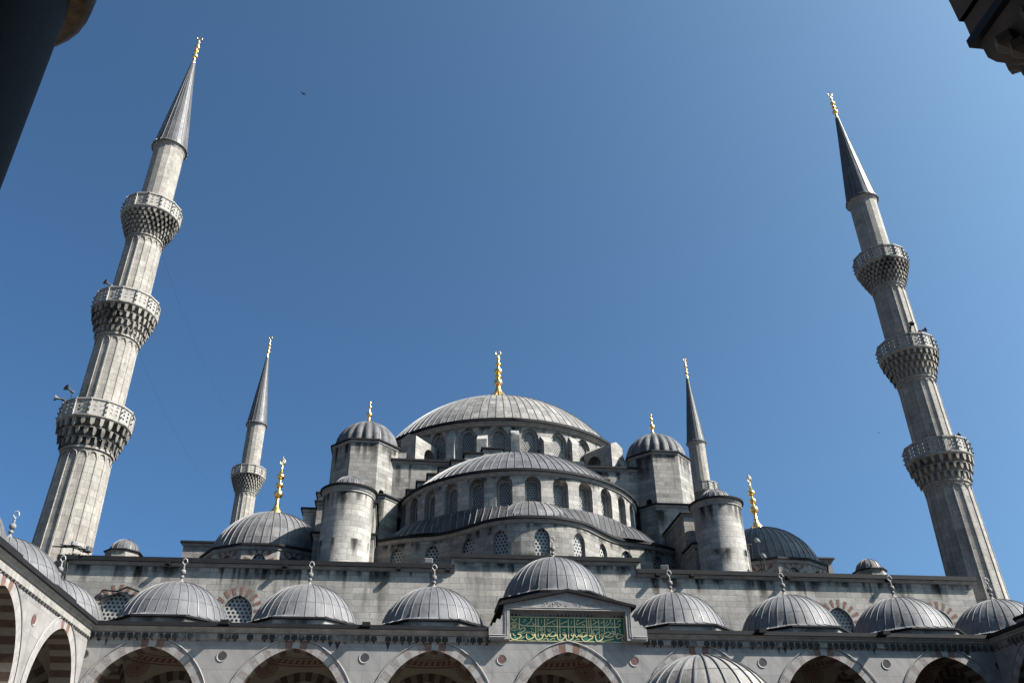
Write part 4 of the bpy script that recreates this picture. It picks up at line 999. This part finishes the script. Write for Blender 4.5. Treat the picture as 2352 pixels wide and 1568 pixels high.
# ---- raised middle bay: gabled marble hood with the inscription
court_dome((0.0, 3.4), 14.1, po, 2.95, 2.45, 3.55)
mb = MB(); mb.box(-3.3, 3.3, 0.05, 6.7, 11.95, 13.3); mb.build('bay_block', 'ashlar', po)
mb = MB(); mb.sweep([(-3.32, 6.7), (-3.32, -0.45)], [(0, 13.32), (0.28, 13.2), (0.28, 13.05), (0.05, 13.0)], False); mb.sweep([(3.32, -0.45), (3.32, 6.7)], [(0, 13.32), (0.28, 13.2), (0.28, 13.05), (0.05, 13.0)], False)
for x in [-3.36]:
    for k in range(8): mb.box(x-0.03, x, 0.1+k*0.8, 0.16+k*0.8, 12.1, 13.05)
mb.build('bay_lead_edge', 'edge', po)
hf, hb = -0.45, 0.06
mb = MB()
gab = [(-3.35, 12.95), (3.35, 12.95), (3.35, 13.28), (0, 13.92), (-3.35, 13.28)]
mb.add([(x, hf, z) for x, z in gab]); mb.add([(-3.35, hf, 12.95), (3.35, hf, 12.95), (3.35, hb, 12.95), (-3.35, hb, 12.95)])
for s in (-1, 1):
    x0, x1 = sorted((s*3.04, s*3.35)); mb.box(x0, x1, hf, hb, 11.42, 12.95)
    mb.box(*sorted((s*3.0, s*3.36)), hf-0.03, hf, 11.46, 12.95) if False else None
    # scrolled bracket that meets the side cornices
    q = [(3.35, 11.42), (4.12, 11.42), (4.12, 11.98), (4.02, 12.08), (3.98, 12.02), (3.9, 12.22), (3.78, 12.2), (3.7, 12.42), (3.52, 12.38), (3.45, 12.6), (3.35, 12.6)]
    q = [(s*x, z) for x, z in q]
    mb.add([(x, hf+0.02, z) for x, z in q]); mb.add([(x, 0.3, z) for x, z in q])
    for i in range(len(q)):
        a, b = q[i], q[(i+1) % len(q)]; mb.add([(a[0], hf+0.02, a[1]), (b[0], hf+0.02, b[1]), (b[0], 0.3, b[1]), (a[0], 0.3, a[1])])
mb.build('hood', 'marble', po)
mb = MB()   # fine frame mouldings
def strip(pts, y, r):
    mb.tube([(x, y, z) for x, z in pts], r, 5)
for o in (0.06, 0.16): strip([(-4.1, 11.45+o), (-3.35+o*0.4, 11.45+o), (-3.35+o, 11.45+o), (-3.35+o, 12.95-o+0.12), (3.35-o, 12.95-o+0.12), (3.35-o, 11.45+o), (4.1, 11.45+o)], hf-0.005, 0.028)
mb.build('hood_moulding', 'marble_white', po)
mb = MB(); rr = random.Random(5)   # carved scrollwork in the gable
for k in range(46):
    x = -2.75+5.5*k/45; zmax = 13.28+0.64*(1-abs(x)/3.35)-0.16; z = 13.12+(zmax-13.12)*rr.random()
    r = 0.06+0.07*rr.random(); a = rr.random()*6
    mb.tube([(x+r*(1-j/14)*cos(a+j*0.55), hf-0.004, z+r*(1-j/14)*sin(a+j*0.55)) for j in range(12)], 0.016, 4)
for o in (0.10,): mb.tube([(-3.2, hf-0.004, 13.14), (0, hf-0.004, 13.76), (3.2, hf-0.004, 13.14)], 0.02, 4)
mb.build('gable_carving', 'marble_white', po)
mb = MB()
for s in (-1, 1):
    a, b = (s*3.62, 13.2), (0, 13.98)
    for y0, y1 in ((hf-0.16, 1.2),):
        A = [(a[0], y0, a[1]), (b[0], y0, b[1]), (b[0], y0, b[1]-0.14), (a[0], y0, a[1]-0.14)]; Bk = [(p[0], y1, p[2]+0.0) for p in A]
        mb.add(A); mb.add(Bk)
        for i in range(4): mb.add([A[i], A[(i+1) % 4], Bk[(i+1) % 4], Bk[i]])
mb.build('gable_roof', 'edge', po)
mb = MB(); mb.box(-3.04, 3.04, -0.03, 0.04, 11.41, 12.66)
ip = mb.build('inscription_panel', 'green', po)
mb = MB(); mb.sweep([(-3.02, -0.031), (3.02, -0.031)], [(0.02, 11.415), (0.02, 11.44)], False)
for a, b, c, d in ((-3.02, 3.02, 12.6, 12.64), (-3.02, 3.02, 11.415, 11.445), (-3.03, -3.0, 11.42, 12.64), (3.0, 3.03, 11.42, 12.64)): mb.box(a, b, -0.05, -0.03, c, d)
mb.build('panel_border', 'gilt', ip)
# dark niches just above the panel
mb = MB()
for k in range(30):
    x = -2.95+k*0.2; mb.add([(x, -0.02, 12.68), (x+0.18, -0.02, 12.68), (x+0.09, -0.06, 12.80)])
mb.build('niche_row', 'crust', ip, flip=False)
mb = MB(); mb.box(-3.04, 3.04, -0.015, 0.05, 12.67, 12.95); mb.build('panel_lintel', 'marble', ip)
# ---- the writing, stroke by stroke (coordinates read along the panel)
Q = 2352
STR = [
 (30, [(782,140),(786,400),(790,640)]), (30, [(1370,150),(1366,450),(1362,690),(1325,750)]), (27, [(1458,150),(1455,500),(1450,830)]), (28, [(1686,150),(1688,500),(1690,700),(1720,790),(1760,820),(1805,780),(1835,700)]),
 (30, [(2142,165),(2141,500),(2140,740)]), (27, [(2228,165),(2234,500),(2240,850)]),
 (34, [(805,385),(880,418),(1000,430),(1300,437),(1480,442),(1545,462),(1600,520),(1622,562),(1590,602),(1535,598),(1528,555),(1590,480),(1640,442),(2000,447),(Q+0,452),(Q+900,455),(Q+1900,455),(Q+2020,435),(Q+2072,385),(Q+2055,325)]),
 (34, [(780,620),(860,530),(930,505),(985,530),(985,590),(900,640),(790,682),(720,715),(780,742),(850,772),(840,812),(760,880),(650,925),(560,920),(490,870),(465,780),(475,690)]),
 (28, [(800,700),(960,692),(1045,652),(1068,620)]), (26, [(1048,660),(1090,690),(1120,680),(1130,630)]), (26, [(1130,685),(1175,692),(1205,660),(1215,610)]),
 (34, [(1220,720),(1260,672),(1310,690),(1330,750),(1265,765),(1220,720)]), (32, [(1330,750),(1300,830),(1200,900),(1110,925),(1050,880),(1030,800),(1045,720)]),
 (34, [(1545,725),(1590,675),(1640,700),(1650,750),(1590,770),(1545,725)]), (32, [(1650,750),(1600,850),(1520,915),(1440,935),(1380,890),(1355,800),(1365,720)]),
 (32, [(1840,770),(1900,802),(2000,802),(2100,765),(2145,735)]), (32, [(1850,765),(1920,680),(2000,640),(2070,660),(2085,720),(2020,790)]),
 (20, [(1800,520),(1810,620),(1845,625),(1885,620),(1890,520)]), (18, [(1848,530),(1848,620)]),
 (26, [(1745,370),(2080,215)]), (26, [(2270,360),(Q+150,245)]),
 (20, [(1175,205),(1200,165),(1235,178),(1230,215),(1180,207)]), (20, [(1230,215),(1170,300),(1100,350),(1020,385)]), (20, [(935,200),(1000,210),(1005,240),(900,310)]),
 (40, [(1560,235),(1584,235)]), (40, [(1560,310),(1584,310)]),
 (28, [(470,185),(540,195),(585,255)]), (28, [(715,185),(650,195),(605,255)]),
 (18, [(605+155*cos(2*pi*k/20), 450+155*sin(2*pi*k/20)) for k in range(21)]),
 (13, [(500,400),(540,350),(600,330),(660,350),(700,410)]), (13, [(500,450),(560,430),(600,480),(660,430),(710,460)]), (13, [(510,520),(560,490),(620,540),(680,500)]), (12, [(560,360),(550,540)]), (12, [(600,340),(610,570)]), (12, [(650,360),(660,550)]), (12, [(530,380),(690,530)]), (12, [(690,380),(530,540)]),
 (24, [(555,690),(575,760),(640,800)]), (22, [(615,855),(640,855)]), (24, [(1250,300),(1275,360),(1340,390)]), (22, [(1960,345),(2020,355),(2055,400)]), (18, [(1180,520),(1250,530),(1285,600)]), (14, [(830,920),(900,860),(980,830)]), (18, [(1650,945),(1680,895),(1740,880),(1785,910),(1780,960)]), (14, [(1870,945),(1950,890),(2050,885)]), (16, [(1980,550),(2040,530),(2055,590)]), (26, [(1770,200),(1860,205)]), (14, [(1790,220),(1760,340)]),
 (34, [(2325,700),(Q+10,665),(Q+65,690),(Q+75,745),(Q+15,745),(2325,700)]), (32, [(Q+78,745),(Q+40,850),(2340,910),(2250,945),(2170,900),(2140,800),(2145,740)]),
 (18, [(Q+0,560),(Q+40,600),(Q+80,545)]),
 (28, [(Q+190,165),(Q+193,500),(Q+195,860)]), (28, [(Q+405,170),(Q+415,450),(Q+425,720),(Q+450,800),(Q+490,832),(Q+540,790),(Q+570,710)]), (30, [(Q+845,170),(Q+860,450),(Q+875,740)]), (27, [(Q+925,170),(Q+940,450),(Q+955,710)]),
 (30, [(Q+1003,165),(Q+1015,450),(Q+1025,700),(Q+940,770),(Q+1060,792),(Q+1075,832),(Q+980,900),(Q+860,970),(Q+760,970),(Q+690,900),(Q+670,800),(Q+685,740)]),
 (28, [(Q+1285,165),(Q+1300,500),(Q+1315,860)]), (30, [(Q+1480,170),(Q+1490,450),(Q+1500,720)]),
 (30, [(Q+1865,170),(Q+1878,400),(Q+1890,600),(Q+1920,780),(Q+1965,865),(Q+2050,850),(Q+2215,770),(Q+2050,710),(Q+1980,690),(Q+1955,740),(Q+1960,800)]),
 (30, [(Q+1250,570),(Q+1190,540),(Q+1110,555),(Q+1075,610),(Q+1090,680),(Q+1150,702)]), (30, [(Q+1050,690),(Q+1110,752),(Q+1190,742),(Q+1280,640)]),
 (34, [(Q+280,735),(Q+330,685),(Q+385,720),(Q+390,770),(Q+320,780),(Q+280,735)]), (32, [(Q+390,770),(Q+340,870),(Q+250,940),(Q+170,950),(Q+110,890),(Q+95,800),(Q+110,730)]),
 (32, [(Q+575,780),(Q+640,812),(Q+740,812),(Q+840,770),(Q+880,740)]), (32, [(Q+600,770),(Q+680,680),(Q+750,645),(Q+820,670),(Q+825,730),(Q+760,800)]),
 (20, [(Q+530,530),(Q+540,640),(Q+580,645),(Q+615,640),(Q+620,530)]), (18, [(Q+575,540),(Q+575,640)]),
 (34, [(Q+1355,770),(Q+1400,710),(Q+1455,740),(Q+1460,800),(Q+1390,805),(Q+1355,770)]), (32, [(Q+1460,800),(Q+1410,890),(Q+1320,960),(Q+1240,970),(Q+1185,900),(Q+1170,800),(Q+1190,740)]),
 (32, [(Q+1510,700),(Q+1590,640),(Q+1660,630),(Q+1715,680),(Q+1680,740),(Q+1560,785),(Q+1460,795)]),
 (32, [(Q+1755,640),(Q+1800,600),(Q+1850,650),(Q+1840,700),(Q+1780,690),(Q+1755,640)]), (32, [(Q+1850,680),(Q+1830,760),(Q+1740,810),(Q+1620,822),(Q+1500,795)]),
 (26, [(Q+1510,955),(Q+1840,875)]), (26, [(Q+460,390),(Q+800,235)]), (26, [(Q+1050,375),(Q+1260,255)]),
 (20, [(Q+1680,215),(Q+1710,180),(Q+1740,215),(Q+1690,235)]), (20, [(Q+1740,215),(Q+1700,310),(Q+1600,380),(Q+1520,400)]), (20, [(Q+1370,255),(Q+1430,270),(Q+1360,340)]), (20, [(Q+1590,200),(Q+1610,260),(Q+1540,325)]),
 (22, [(Q+2030,500),(Q+2060,560),(Q+2080,650)]), (22, [(Q+280,510),(Q+315,570),(Q+330,650)]), (28, [(Q+500,215),(Q+580,218)]), (14, [(Q+510,230),(Q+475,350)]), (30, [(Q+1985,270),(Q+2040,205),(Q+2110,235)]),
 (38, [(Q+292,265),(Q+316,265)]), (38, [(Q+292,328),(Q+316,328)]), (38, [(Q+1603,530),(Q+1627,530)]), (38, [(Q+1768,527),(Q+1792,527)]), (20, [(Q+1760,310),(Q+1800,330),(Q+1740,410)]), (22, [(Q+670,375),(Q+740,365),(Q+780,415)]), (16, [(Q+400,965),(Q+480,920),(Q+580,890)]), (16, [(Q+700,550),(Q+770,540),(Q+770,600)]), (18, [(Q+1380,550),(Q+1400,600),(Q+1430,580)]), (18, [(Q+2115,890),(Q+2160,880),(Q+2140,960),(Q+2195,920)]), (20, [(Q+1070,215),(Q+1130,210),(Q+1175,265)]), (20, [(Q+1130,410),(Q+1210,410)]), (22, [(Q+1975,290),(Q+1975,370)]),
]
def panel_xy(x, y):
    tx = (x-430)/4112; Tt = 105+35*tx; Bb = 965+30*tx; s_ = (y-Tt)/(Bb-Tt)
    Ll = 430+10*s_; Rr = 4542+55*s_; t_ = (x-Ll)/(Rr-Ll)
    return -3.01+6.02*t_, 12.62-1.19*s_
mb = MB(); lay = 0
for w, pts in STR:
    lay = (lay+1) % 7; P = []
    # smooth the stroke
    V2 = [Vector(panel_xy(*p)) for p in pts]
    for i in range(len(V2)-1):
        p0, p1, p2, p3 = V2[max(i-1, 0)], V2[i], V2[i+1], V2[min(i+2, len(V2)-1)]
        for k in range(3):
            t = k/3; P.append(0.5*((2*p1)+(p2-p0)*t+(2*p0-5*p1+4*p2-p3)*t*t+(3*p1-p0-3*p2+p3)*t**3))
    P.append(V2[-1]); hw = w*0.00146*0.55; y = -0.062-0.0012*lay; rows = []
    for i, p in enumerate(P):
        d = (P[min(i+1, len(P)-1)]-P[max(i-1, 0)]); d = d.normalized() if d.length > 1e-9 else Vector((1, 0)); nn = Vector((-d.y, d.x))
        k = hw*(0.75 if i in (0, len(P)-1) else 1.0); rows.append((p-nn*k, p+nn*k))
    for i in range(len(rows)-1):
        a, b, c, d = rows[i][0], rows[i][1], rows[i+1][1], rows[i+1][0]
        mb.add([(a.x, y, a.y), (b.x, y, b.y), (c.x, y, c.y), (d.x, y, d.y)])
        mb.add([(a.x, y, a.y), (d.x, y, d.y), (d.x, -0.031, d.y), (a.x, -0.031, a.y)]); mb.add([(b.x, y, b.y), (c.x, y, c.y), (c.x, -0.031, c.y), (b.x, -0.031, b.y)])
mb.build('lettering', 'gilt', ip, flip=False)

# ---- side arcades
TL = Matrix.Translation((-23.5, 0, 0)) @ Matrix.Rotation(radians(90), 4, 'Z')     # local +X runs to +Y, front faces +X
TR = Matrix.Translation((23.5, 0, 0)) @ Matrix.Rotation(radians(-90), 4, 'Z')
csL = [-3.43-BAY*i for i in range(5, -1, -1)]
la = arcade('arcade', 'sunlit white marble arcade closing the left side of the court', TL, csL, -41.2, -0.02, spouts=False, crusted=False, ring2='pale_ring', roundel_mats={5: 'porphyry', 4: 'porphyry', 3: 'porphyry', 2: 'porphyry', 1: 'porphyry'})
ra = arcade('arcade', 'shaded arcade closing the right side of the court, only its corner in view', TR, [-x for x in csL[::-1]], 0.02, 41.2, spouts=False)
for p, X in ((la, -26.95), (ra, 26.85)):
    o = ORG[p.name]
    for y in [3.4, -3.43]+[-3.43-BAY*i for i in range(1, 6)]: dup(d0, (X-o.x, y-o.y, 12.5-o.z), p)
    # corner bay deck closing the angle
    s = -1 if X < 0 else 1; x0, x1 = sorted((s*23.5, s*30.9)); mb = MB(); mb.box(x0, x1, 0.0, 6.75, 11.97, 12.1); mb.build('corner_deck', 'lead_dark', p)
    mb = MB(); mb.box(*sorted((s*30.3, s*30.9)), 0, 7.4, 0, 12.4); mb.build('corner_wall', 'ashlar', p)

# =================================================================== FOUNTAIN
fo = thing('fountain', 'domed ablution fountain roof at the bottom edge, in front of the right arches', 'fountain', (0, -20.4, 0))
fc = (-0.1, -20.4)
lead_dome((*fc, 4.85), [(2.5, 0.0, 1.0), (2.3, 0.06, 0.5)]+[(r, z) for r, z in cap_prof(2.1, 1.66, 0.1, 12)], 28, 'fountain_dome', fo, 'lead_main', 4, 0.05, 0.035, (6, pi/6))
HP = ngon(fc, 2.45, 6, pi/6); mb = MB()
for i in range(6):
    p, q = HP[i], HP[(i+1) % 6]; l = math.dist(p, q); arched_bay(mb, lineF(p, q), 0, l, 2.6, 4.75, l/2, l/2-0.3, 2.6, 3.2, 0.3, 0.35, uoff=i*l)
mb.build('fountain_arches', 'marble', fo)
cornice(HP, 4.87, 0.35, fo, True, 0.12, 0.25, 'fountain_cornice')
for p in HP:
    mb = MB(); mb.lathe((*p, 0), [(0.26, 0.3), (0.2, 0.5), (0.19, 2.3), (0.3, 2.62)], 16); mb.build('fountain_column', 'marble_white', fo, smooth=40)
mb = MB(); mb.prism(ngon(fc, 3.3, 6, pi/6), 0.0, 0.3); mb.prism(ngon(fc, 1.9, 6, pi/6), 0.3, 1.9); mb.build('fountain_basin', 'marble_white', fo)

# =================================================================== ENTRANCE PORTICO (where the camera stands)
NY = -41.72
en = thing('entrance_portico', 'dark shaded arcade framing both upper corners, a granite column and a carved capital', 'arcade', (-7.5, NY, 0))
cols = [-17.66, -10.822, -3.96, 2.89, 9.74]
TN = Matrix.Translation((0, NY+0.45, 0)) @ Matrix.Rotation(pi, 4, 'Z')
for i, x in enumerate(cols):
    mb = MB(); mb.lathe((x, NY, 0), [(0.66, 0), (0.66, 0.3), (0.56, 0.5), (0.55, 2.4), (0.51, 5.55)], 40, 0); mb.build('column', 'granite', en, smooth=30)
    mb = MB(); mb.lathe((x, NY, 0), [(0.50, 5.52), (0.57, 5.54), (0.61, 5.60), (0.615, 5.68), (0.58, 5.74), (0.54, 5.76), (0.53, 5.80)], 40); mb.build('collar', 'bronze', en, smooth=50)
    # stalactite capital widening to a square abacus
    mb = MB(); sq = lambda t, k: (1-k)+k*(1/max(abs(cos(t)), abs(sin(t))))
    pr = [(0.52, 5.76, 0.0), (0.52, 5.95, 0.0), (0.53, 6.12, 0.3), (0.57, 6.22, 0.6), (0.61, 6.30, 0.9), (0.64, 6.37, 1.0), (0.665, 6.44, 1.0), (0.67, 6.60, 1.0)]
    for k in range(len(pr)-1):
        (ra_, za, ka), (rb_, zb, kb) = pr[k], pr[k+1]
        for j in range(64):
            t0, t1 = 2*pi*j/64, 2*pi*(j+1)/64; P = lambda t, r, z, kk: (x+r*sq(t, kk)*cos(t), NY+r*sq(t, kk)*sin(t), z)
            mb.add([P(t0, ra_, za, ka), P(t1, ra_, za, ka), P(t1, rb_, zb, kb), P(t0, rb_, zb, kb)])
    def drop(px, py, t, zt, w, h):
        # one hanging muqarnas prism with a faceted point
        e1 = Vector((-sin(t), cos(t), 0))*w; e2 = Vector((cos(t), sin(t), 0))*w; c = Vector((px, py, zt))
        ring = [c+e1*cos(q)+e2*sin(q)*1.15 for q in (pi/6, pi/2, 5*pi/6, 7*pi/6, 3*pi/2, 11*pi/6)]
        lo = [v+Vector((0, 0, -h*0.55)) for v in ring]; tip = c-e2*0.5+Vector((0, 0, -h))
        for i_ in range(6):
            j_ = (i_+1) % 6; mb.add([ring[i_], ring[j_], lo[j_], lo[i_]]); mb.add([lo[i_], lo[j_], tip])
    for half, zt, n_, w, h in ((0.645, 6.42, 5, 0.072, 0.13), (0.60, 6.33, 5, 0.066, 0.13), (0.555, 6.24, 4, 0.06, 0.14)):
        for side in range(4):
            for j in range(n_):
                u = (j+0.5)/n_*2-1; q = Vector((half*u*0.93, -half, 0)); ang = side*pi/2
                px, py = x+q.x*cos(ang)-q.y*sin(ang), NY+q.x*sin(ang)+q.y*cos(ang)
                drop(px, py, ang-pi/2, zt, w*(0.85+0.3*((j+side) % 2)), h)
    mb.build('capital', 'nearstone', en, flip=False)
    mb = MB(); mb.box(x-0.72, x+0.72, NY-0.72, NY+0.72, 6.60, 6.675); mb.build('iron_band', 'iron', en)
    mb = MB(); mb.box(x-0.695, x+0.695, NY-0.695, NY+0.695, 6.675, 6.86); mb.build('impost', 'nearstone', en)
cn = [(a+b)/2 for a, b in zip(cols, cols[1:])]
mb = MB(); bs = [cols[0]]+cols[1:]
for i, c in enumerate(cn):
    for yy, sgn in ((NY+0.70, -1), (NY-0.70, 1)):
        arched_bay(mb, lambda s, z, d, yy=yy, sgn=sgn: (s, yy+sgn*d, z), bs[i], bs[i+1], 6.86, 12.0, c, 2.70, 6.86, 6.88, 0.45, 0.6, n=24)
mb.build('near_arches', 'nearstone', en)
mb = MB()
for x in cols:
    for xx, sgn in ((x-0.69, 1), (x+0.69, -1)):
        arched_bay(mb, lambda s, z, d, xx=xx, sgn=sgn: (xx+sgn*d, s, z), NY-6.6, NY-0.7, 6.86, 11.0, NY-3.5, 2.5, 6.86, 6.9, 0.5, 0.5, n=16)
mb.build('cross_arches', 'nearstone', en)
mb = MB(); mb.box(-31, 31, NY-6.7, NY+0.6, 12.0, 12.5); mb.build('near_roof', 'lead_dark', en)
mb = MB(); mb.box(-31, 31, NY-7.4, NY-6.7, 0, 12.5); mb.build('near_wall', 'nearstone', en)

# =================================================================== SMALL THINGS
def horn(p, direction, label):
    d = Vector(direction).normalized(); t = thing('loudspeaker', label, 'loudspeaker', p, 'horn loudspeakers on the minarets')
    Rm = d.to_track_quat('Z', 'Y').to_matrix().to_4x4(); T = Matrix.Translation(p) @ Rm
    mb = MB(T); mb.lathe((0, 0, 0), [(0.0, -0.26), (0.09, -0.26), (0.10, -0.08), (0.05, -0.04), (0.065, 0.1), (0.12, 0.24), (0.22, 0.34), (0.21, 0.35), (0.1, 0.2)], 18); mb.build('horn', 'grey', t, smooth=50)
    mb = MB(); q = Vector(p)-d*0.2; mb.tube([q, q-Vector((0, 0, 0.5))], 0.03, 6); mb.build('bracket', 'wire', t)
horn((-31.44, 7.78, 27.94), (-1, -0.25, 0.1), 'grey horn loudspeaker sticking out left from the lowest balcony of the left minaret')
horn((-30.62, 6.90, 28.15), (-0.5, -0.8, 0.15), 'grey horn loudspeaker against the dark side of the shaft above the lowest left balcony')
horn((-30.26, 7.26, 36.81), (-0.6, -0.7, 0.1), 'dark horn loudspeaker above the middle balcony of the left minaret')
horn((29.65, 7.00, 37.06), (-0.3, -1, 0.1), 'dark horn loudspeaker in front of the shaft above the right middle balcony')
horn((30.68, 7.31, 36.91), (0.9, -0.4, 0.15), 'grey horn loudspeaker pointing right above the middle balcony of the right minaret')
horn((30.99, 7.62, 28.04), (0.8, -0.6, 0.1), 'grey horn loudspeaker pointing right above the lowest balcony of the right minaret')
def flood(p, d, label, s=0.17, pole=0.4):
    t = thing('floodlight', label, 'floodlight', p, 'floodlights on the roof edge'); d = Vector(d).normalized(); a = d.cross(Vector((0, 0, 1))).normalized(); u = a.cross(d)
    mb = MB(); mb.obox(p, d*s*0.55, a*s, u*s*0.7); mb.build('lamp_body', 'white', t)
    mb = MB(); mb.obox(Vector(p)+d*(s*0.55+0.012), d*0.01, a*s*0.88, u*s*0.58); mb.build('lamp_glass', 'grey', t)
    mb = MB(); mb.tube([Vector(p), Vector(p)-Vector((0, 0, pole))], 0.03, 6); mb.build('stand', 'wire', t)
flood((-27.75, 6.55, 17.95), (0.7, -0.6, 0.1), 'white floodlight with a tangle of cables at the foot of the left minaret')
flood((-26.85, 6.55, 17.65), (0.9, -0.3, 0.1), 'small floodlight on the left end of the wall beside the cables', 0.2, 0.3)
flood((-7.1, 7.2, 17.62), (0.0, -1, 0.2), 'pale box floodlight on the wall edge below the exedra window', 0.24, 0.3)
flood((7.85, 7.3, 17.6), (-0.2, -1, 0.1), 'pale box floodlight on the wall right of the step', 0.24, 0.3)
flood((14.35, 7.4, 19.6), (0.6, -0.7, 0.4), 'upper floodlight on a mast right of the right stair turret', 0.18, 2.3)
flood((14.55, 7.3, 18.55), (0.6, -0.7, 0.4), 'lower floodlight on the mast right of the right stair turret', 0.18, 1.3)
mb = MB(); rr = random.Random(3)
for k in range(9):
    p = [Vector((-28.1+0.1*k, 6.62, 17.35+0.1*rr.random()))]
    for j in range(1, 9): p.append(Vector((-28.3+0.05*k+0.16*rr.random(), 6.55-0.06*rr.random(), 17.3-0.5*j+0.12*rr.random())))
    mb.tube(p, 0.035, 5)
for k in range(5):
    mb.tube([(-28.9+0.2*k, 6.45, 17.7+0.2*rr.random()), (-28.2+0.2*k, 6.5, 17.55+0.3*rr.random()), (-27.6+0.2*k, 6.55, 17.5+0.35*rr.random()), (-26.9, 6.6, 17.45)], 0.035, 5)
mb.tube([(-27.9, 6.62, 15.6), (-26.8, 6.65, 15.0), (-25.9, 6.66, 14.75), (-25.6, 6.66, 15.35), (-24.8, 6.66, 15.3), (-24.3, 6.66, 15.55), (-23.6, 6.66, 15.3)], 0.06, 6)
mb.tube([(-27.9, 6.62, 15.3), (-26.4, 6.65, 14.6), (-25.7, 6.66, 14.3), (-25.5, 6.66, 14.9), (-24.6, 6.66, 15.25)], 0.05, 6)
tag(mb.build('cable_bundle', 'wire'), 'tangle of black cables hanging down the wall beside the left minaret', 'cables')
def wire(a, b, sag, label):
    a, b = Vector(a), Vector(b); mb = MB(); mb.tube([a.lerp(b, i/24)-Vector((0, 0, sag*4*(i/24)*(1-i/24))) for i in range(25)], 0.0045, 4)
    tag(mb.build('wire', 'grey'), label, 'wire', 'wires strung between the left minarets')
wire((-27.5, 7.3, 40.3), (-28.6, 55.3, 47.5), 2.0, 'upper thin wire running from the left minaret to the far minaret')
wire((-27.3, 7.3, 31.7), (-29.3, 55.3, 39.2), 2.0, 'lower thin wire running from the left minaret towards the far one')
def bird(p, s, yaw, flap, label):
    """small gliding bird: one body with two bent wings and a tail"""
    T = Matrix.Translation(p) @ Matrix.Rotation(yaw, 4, 'Z') @ Matrix.Scale(s, 4); mb = MB(T)
    prof = [(0.0, -0.5), (0.05, -0.42), (0.12, -0.2), (0.14, 0.0), (0.11, 0.2), (0.07, 0.3), (0.08, 0.38), (0.05, 0.45), (0.0, 0.54)]
    mb.T = T @ Matrix.Rotation(radians(-90), 4, 'X'); mb.lathe((0, 0, 0), prof, 10)
    mb.T = T
    for sx in (-1, 1):
        mb.add([(sx*0.08, 0.22, 0.04), (sx*0.55, 0.3, flap), (sx*0.5, -0.02, flap), (sx*0.08, -0.18, 0.02)]); mb.add([(sx*0.55, 0.3, flap), (sx*1.1, 0.05, flap*0.9), (sx*0.5, -0.02, flap)])
    mb.add([(-0.06, -0.4, 0.02), (0.06, -0.4, 0.02), (0.16, -0.72, 0.02), (-0.16, -0.72, 0.02)])
    tag(mb.build('bird', 'bird', org=p), label, 'bird', 'birds in the sky')
bird((-17.68, 0.0, 49.54), 0.24, 0.7, 0.25, 'dark bird flying in the upper sky right of the left minaret')
bird((26.55, 10.0, 29.18), 0.13, -0.8, 0.2, 'tiny dark bird in the sky left of the lowest balcony of the right minaret')
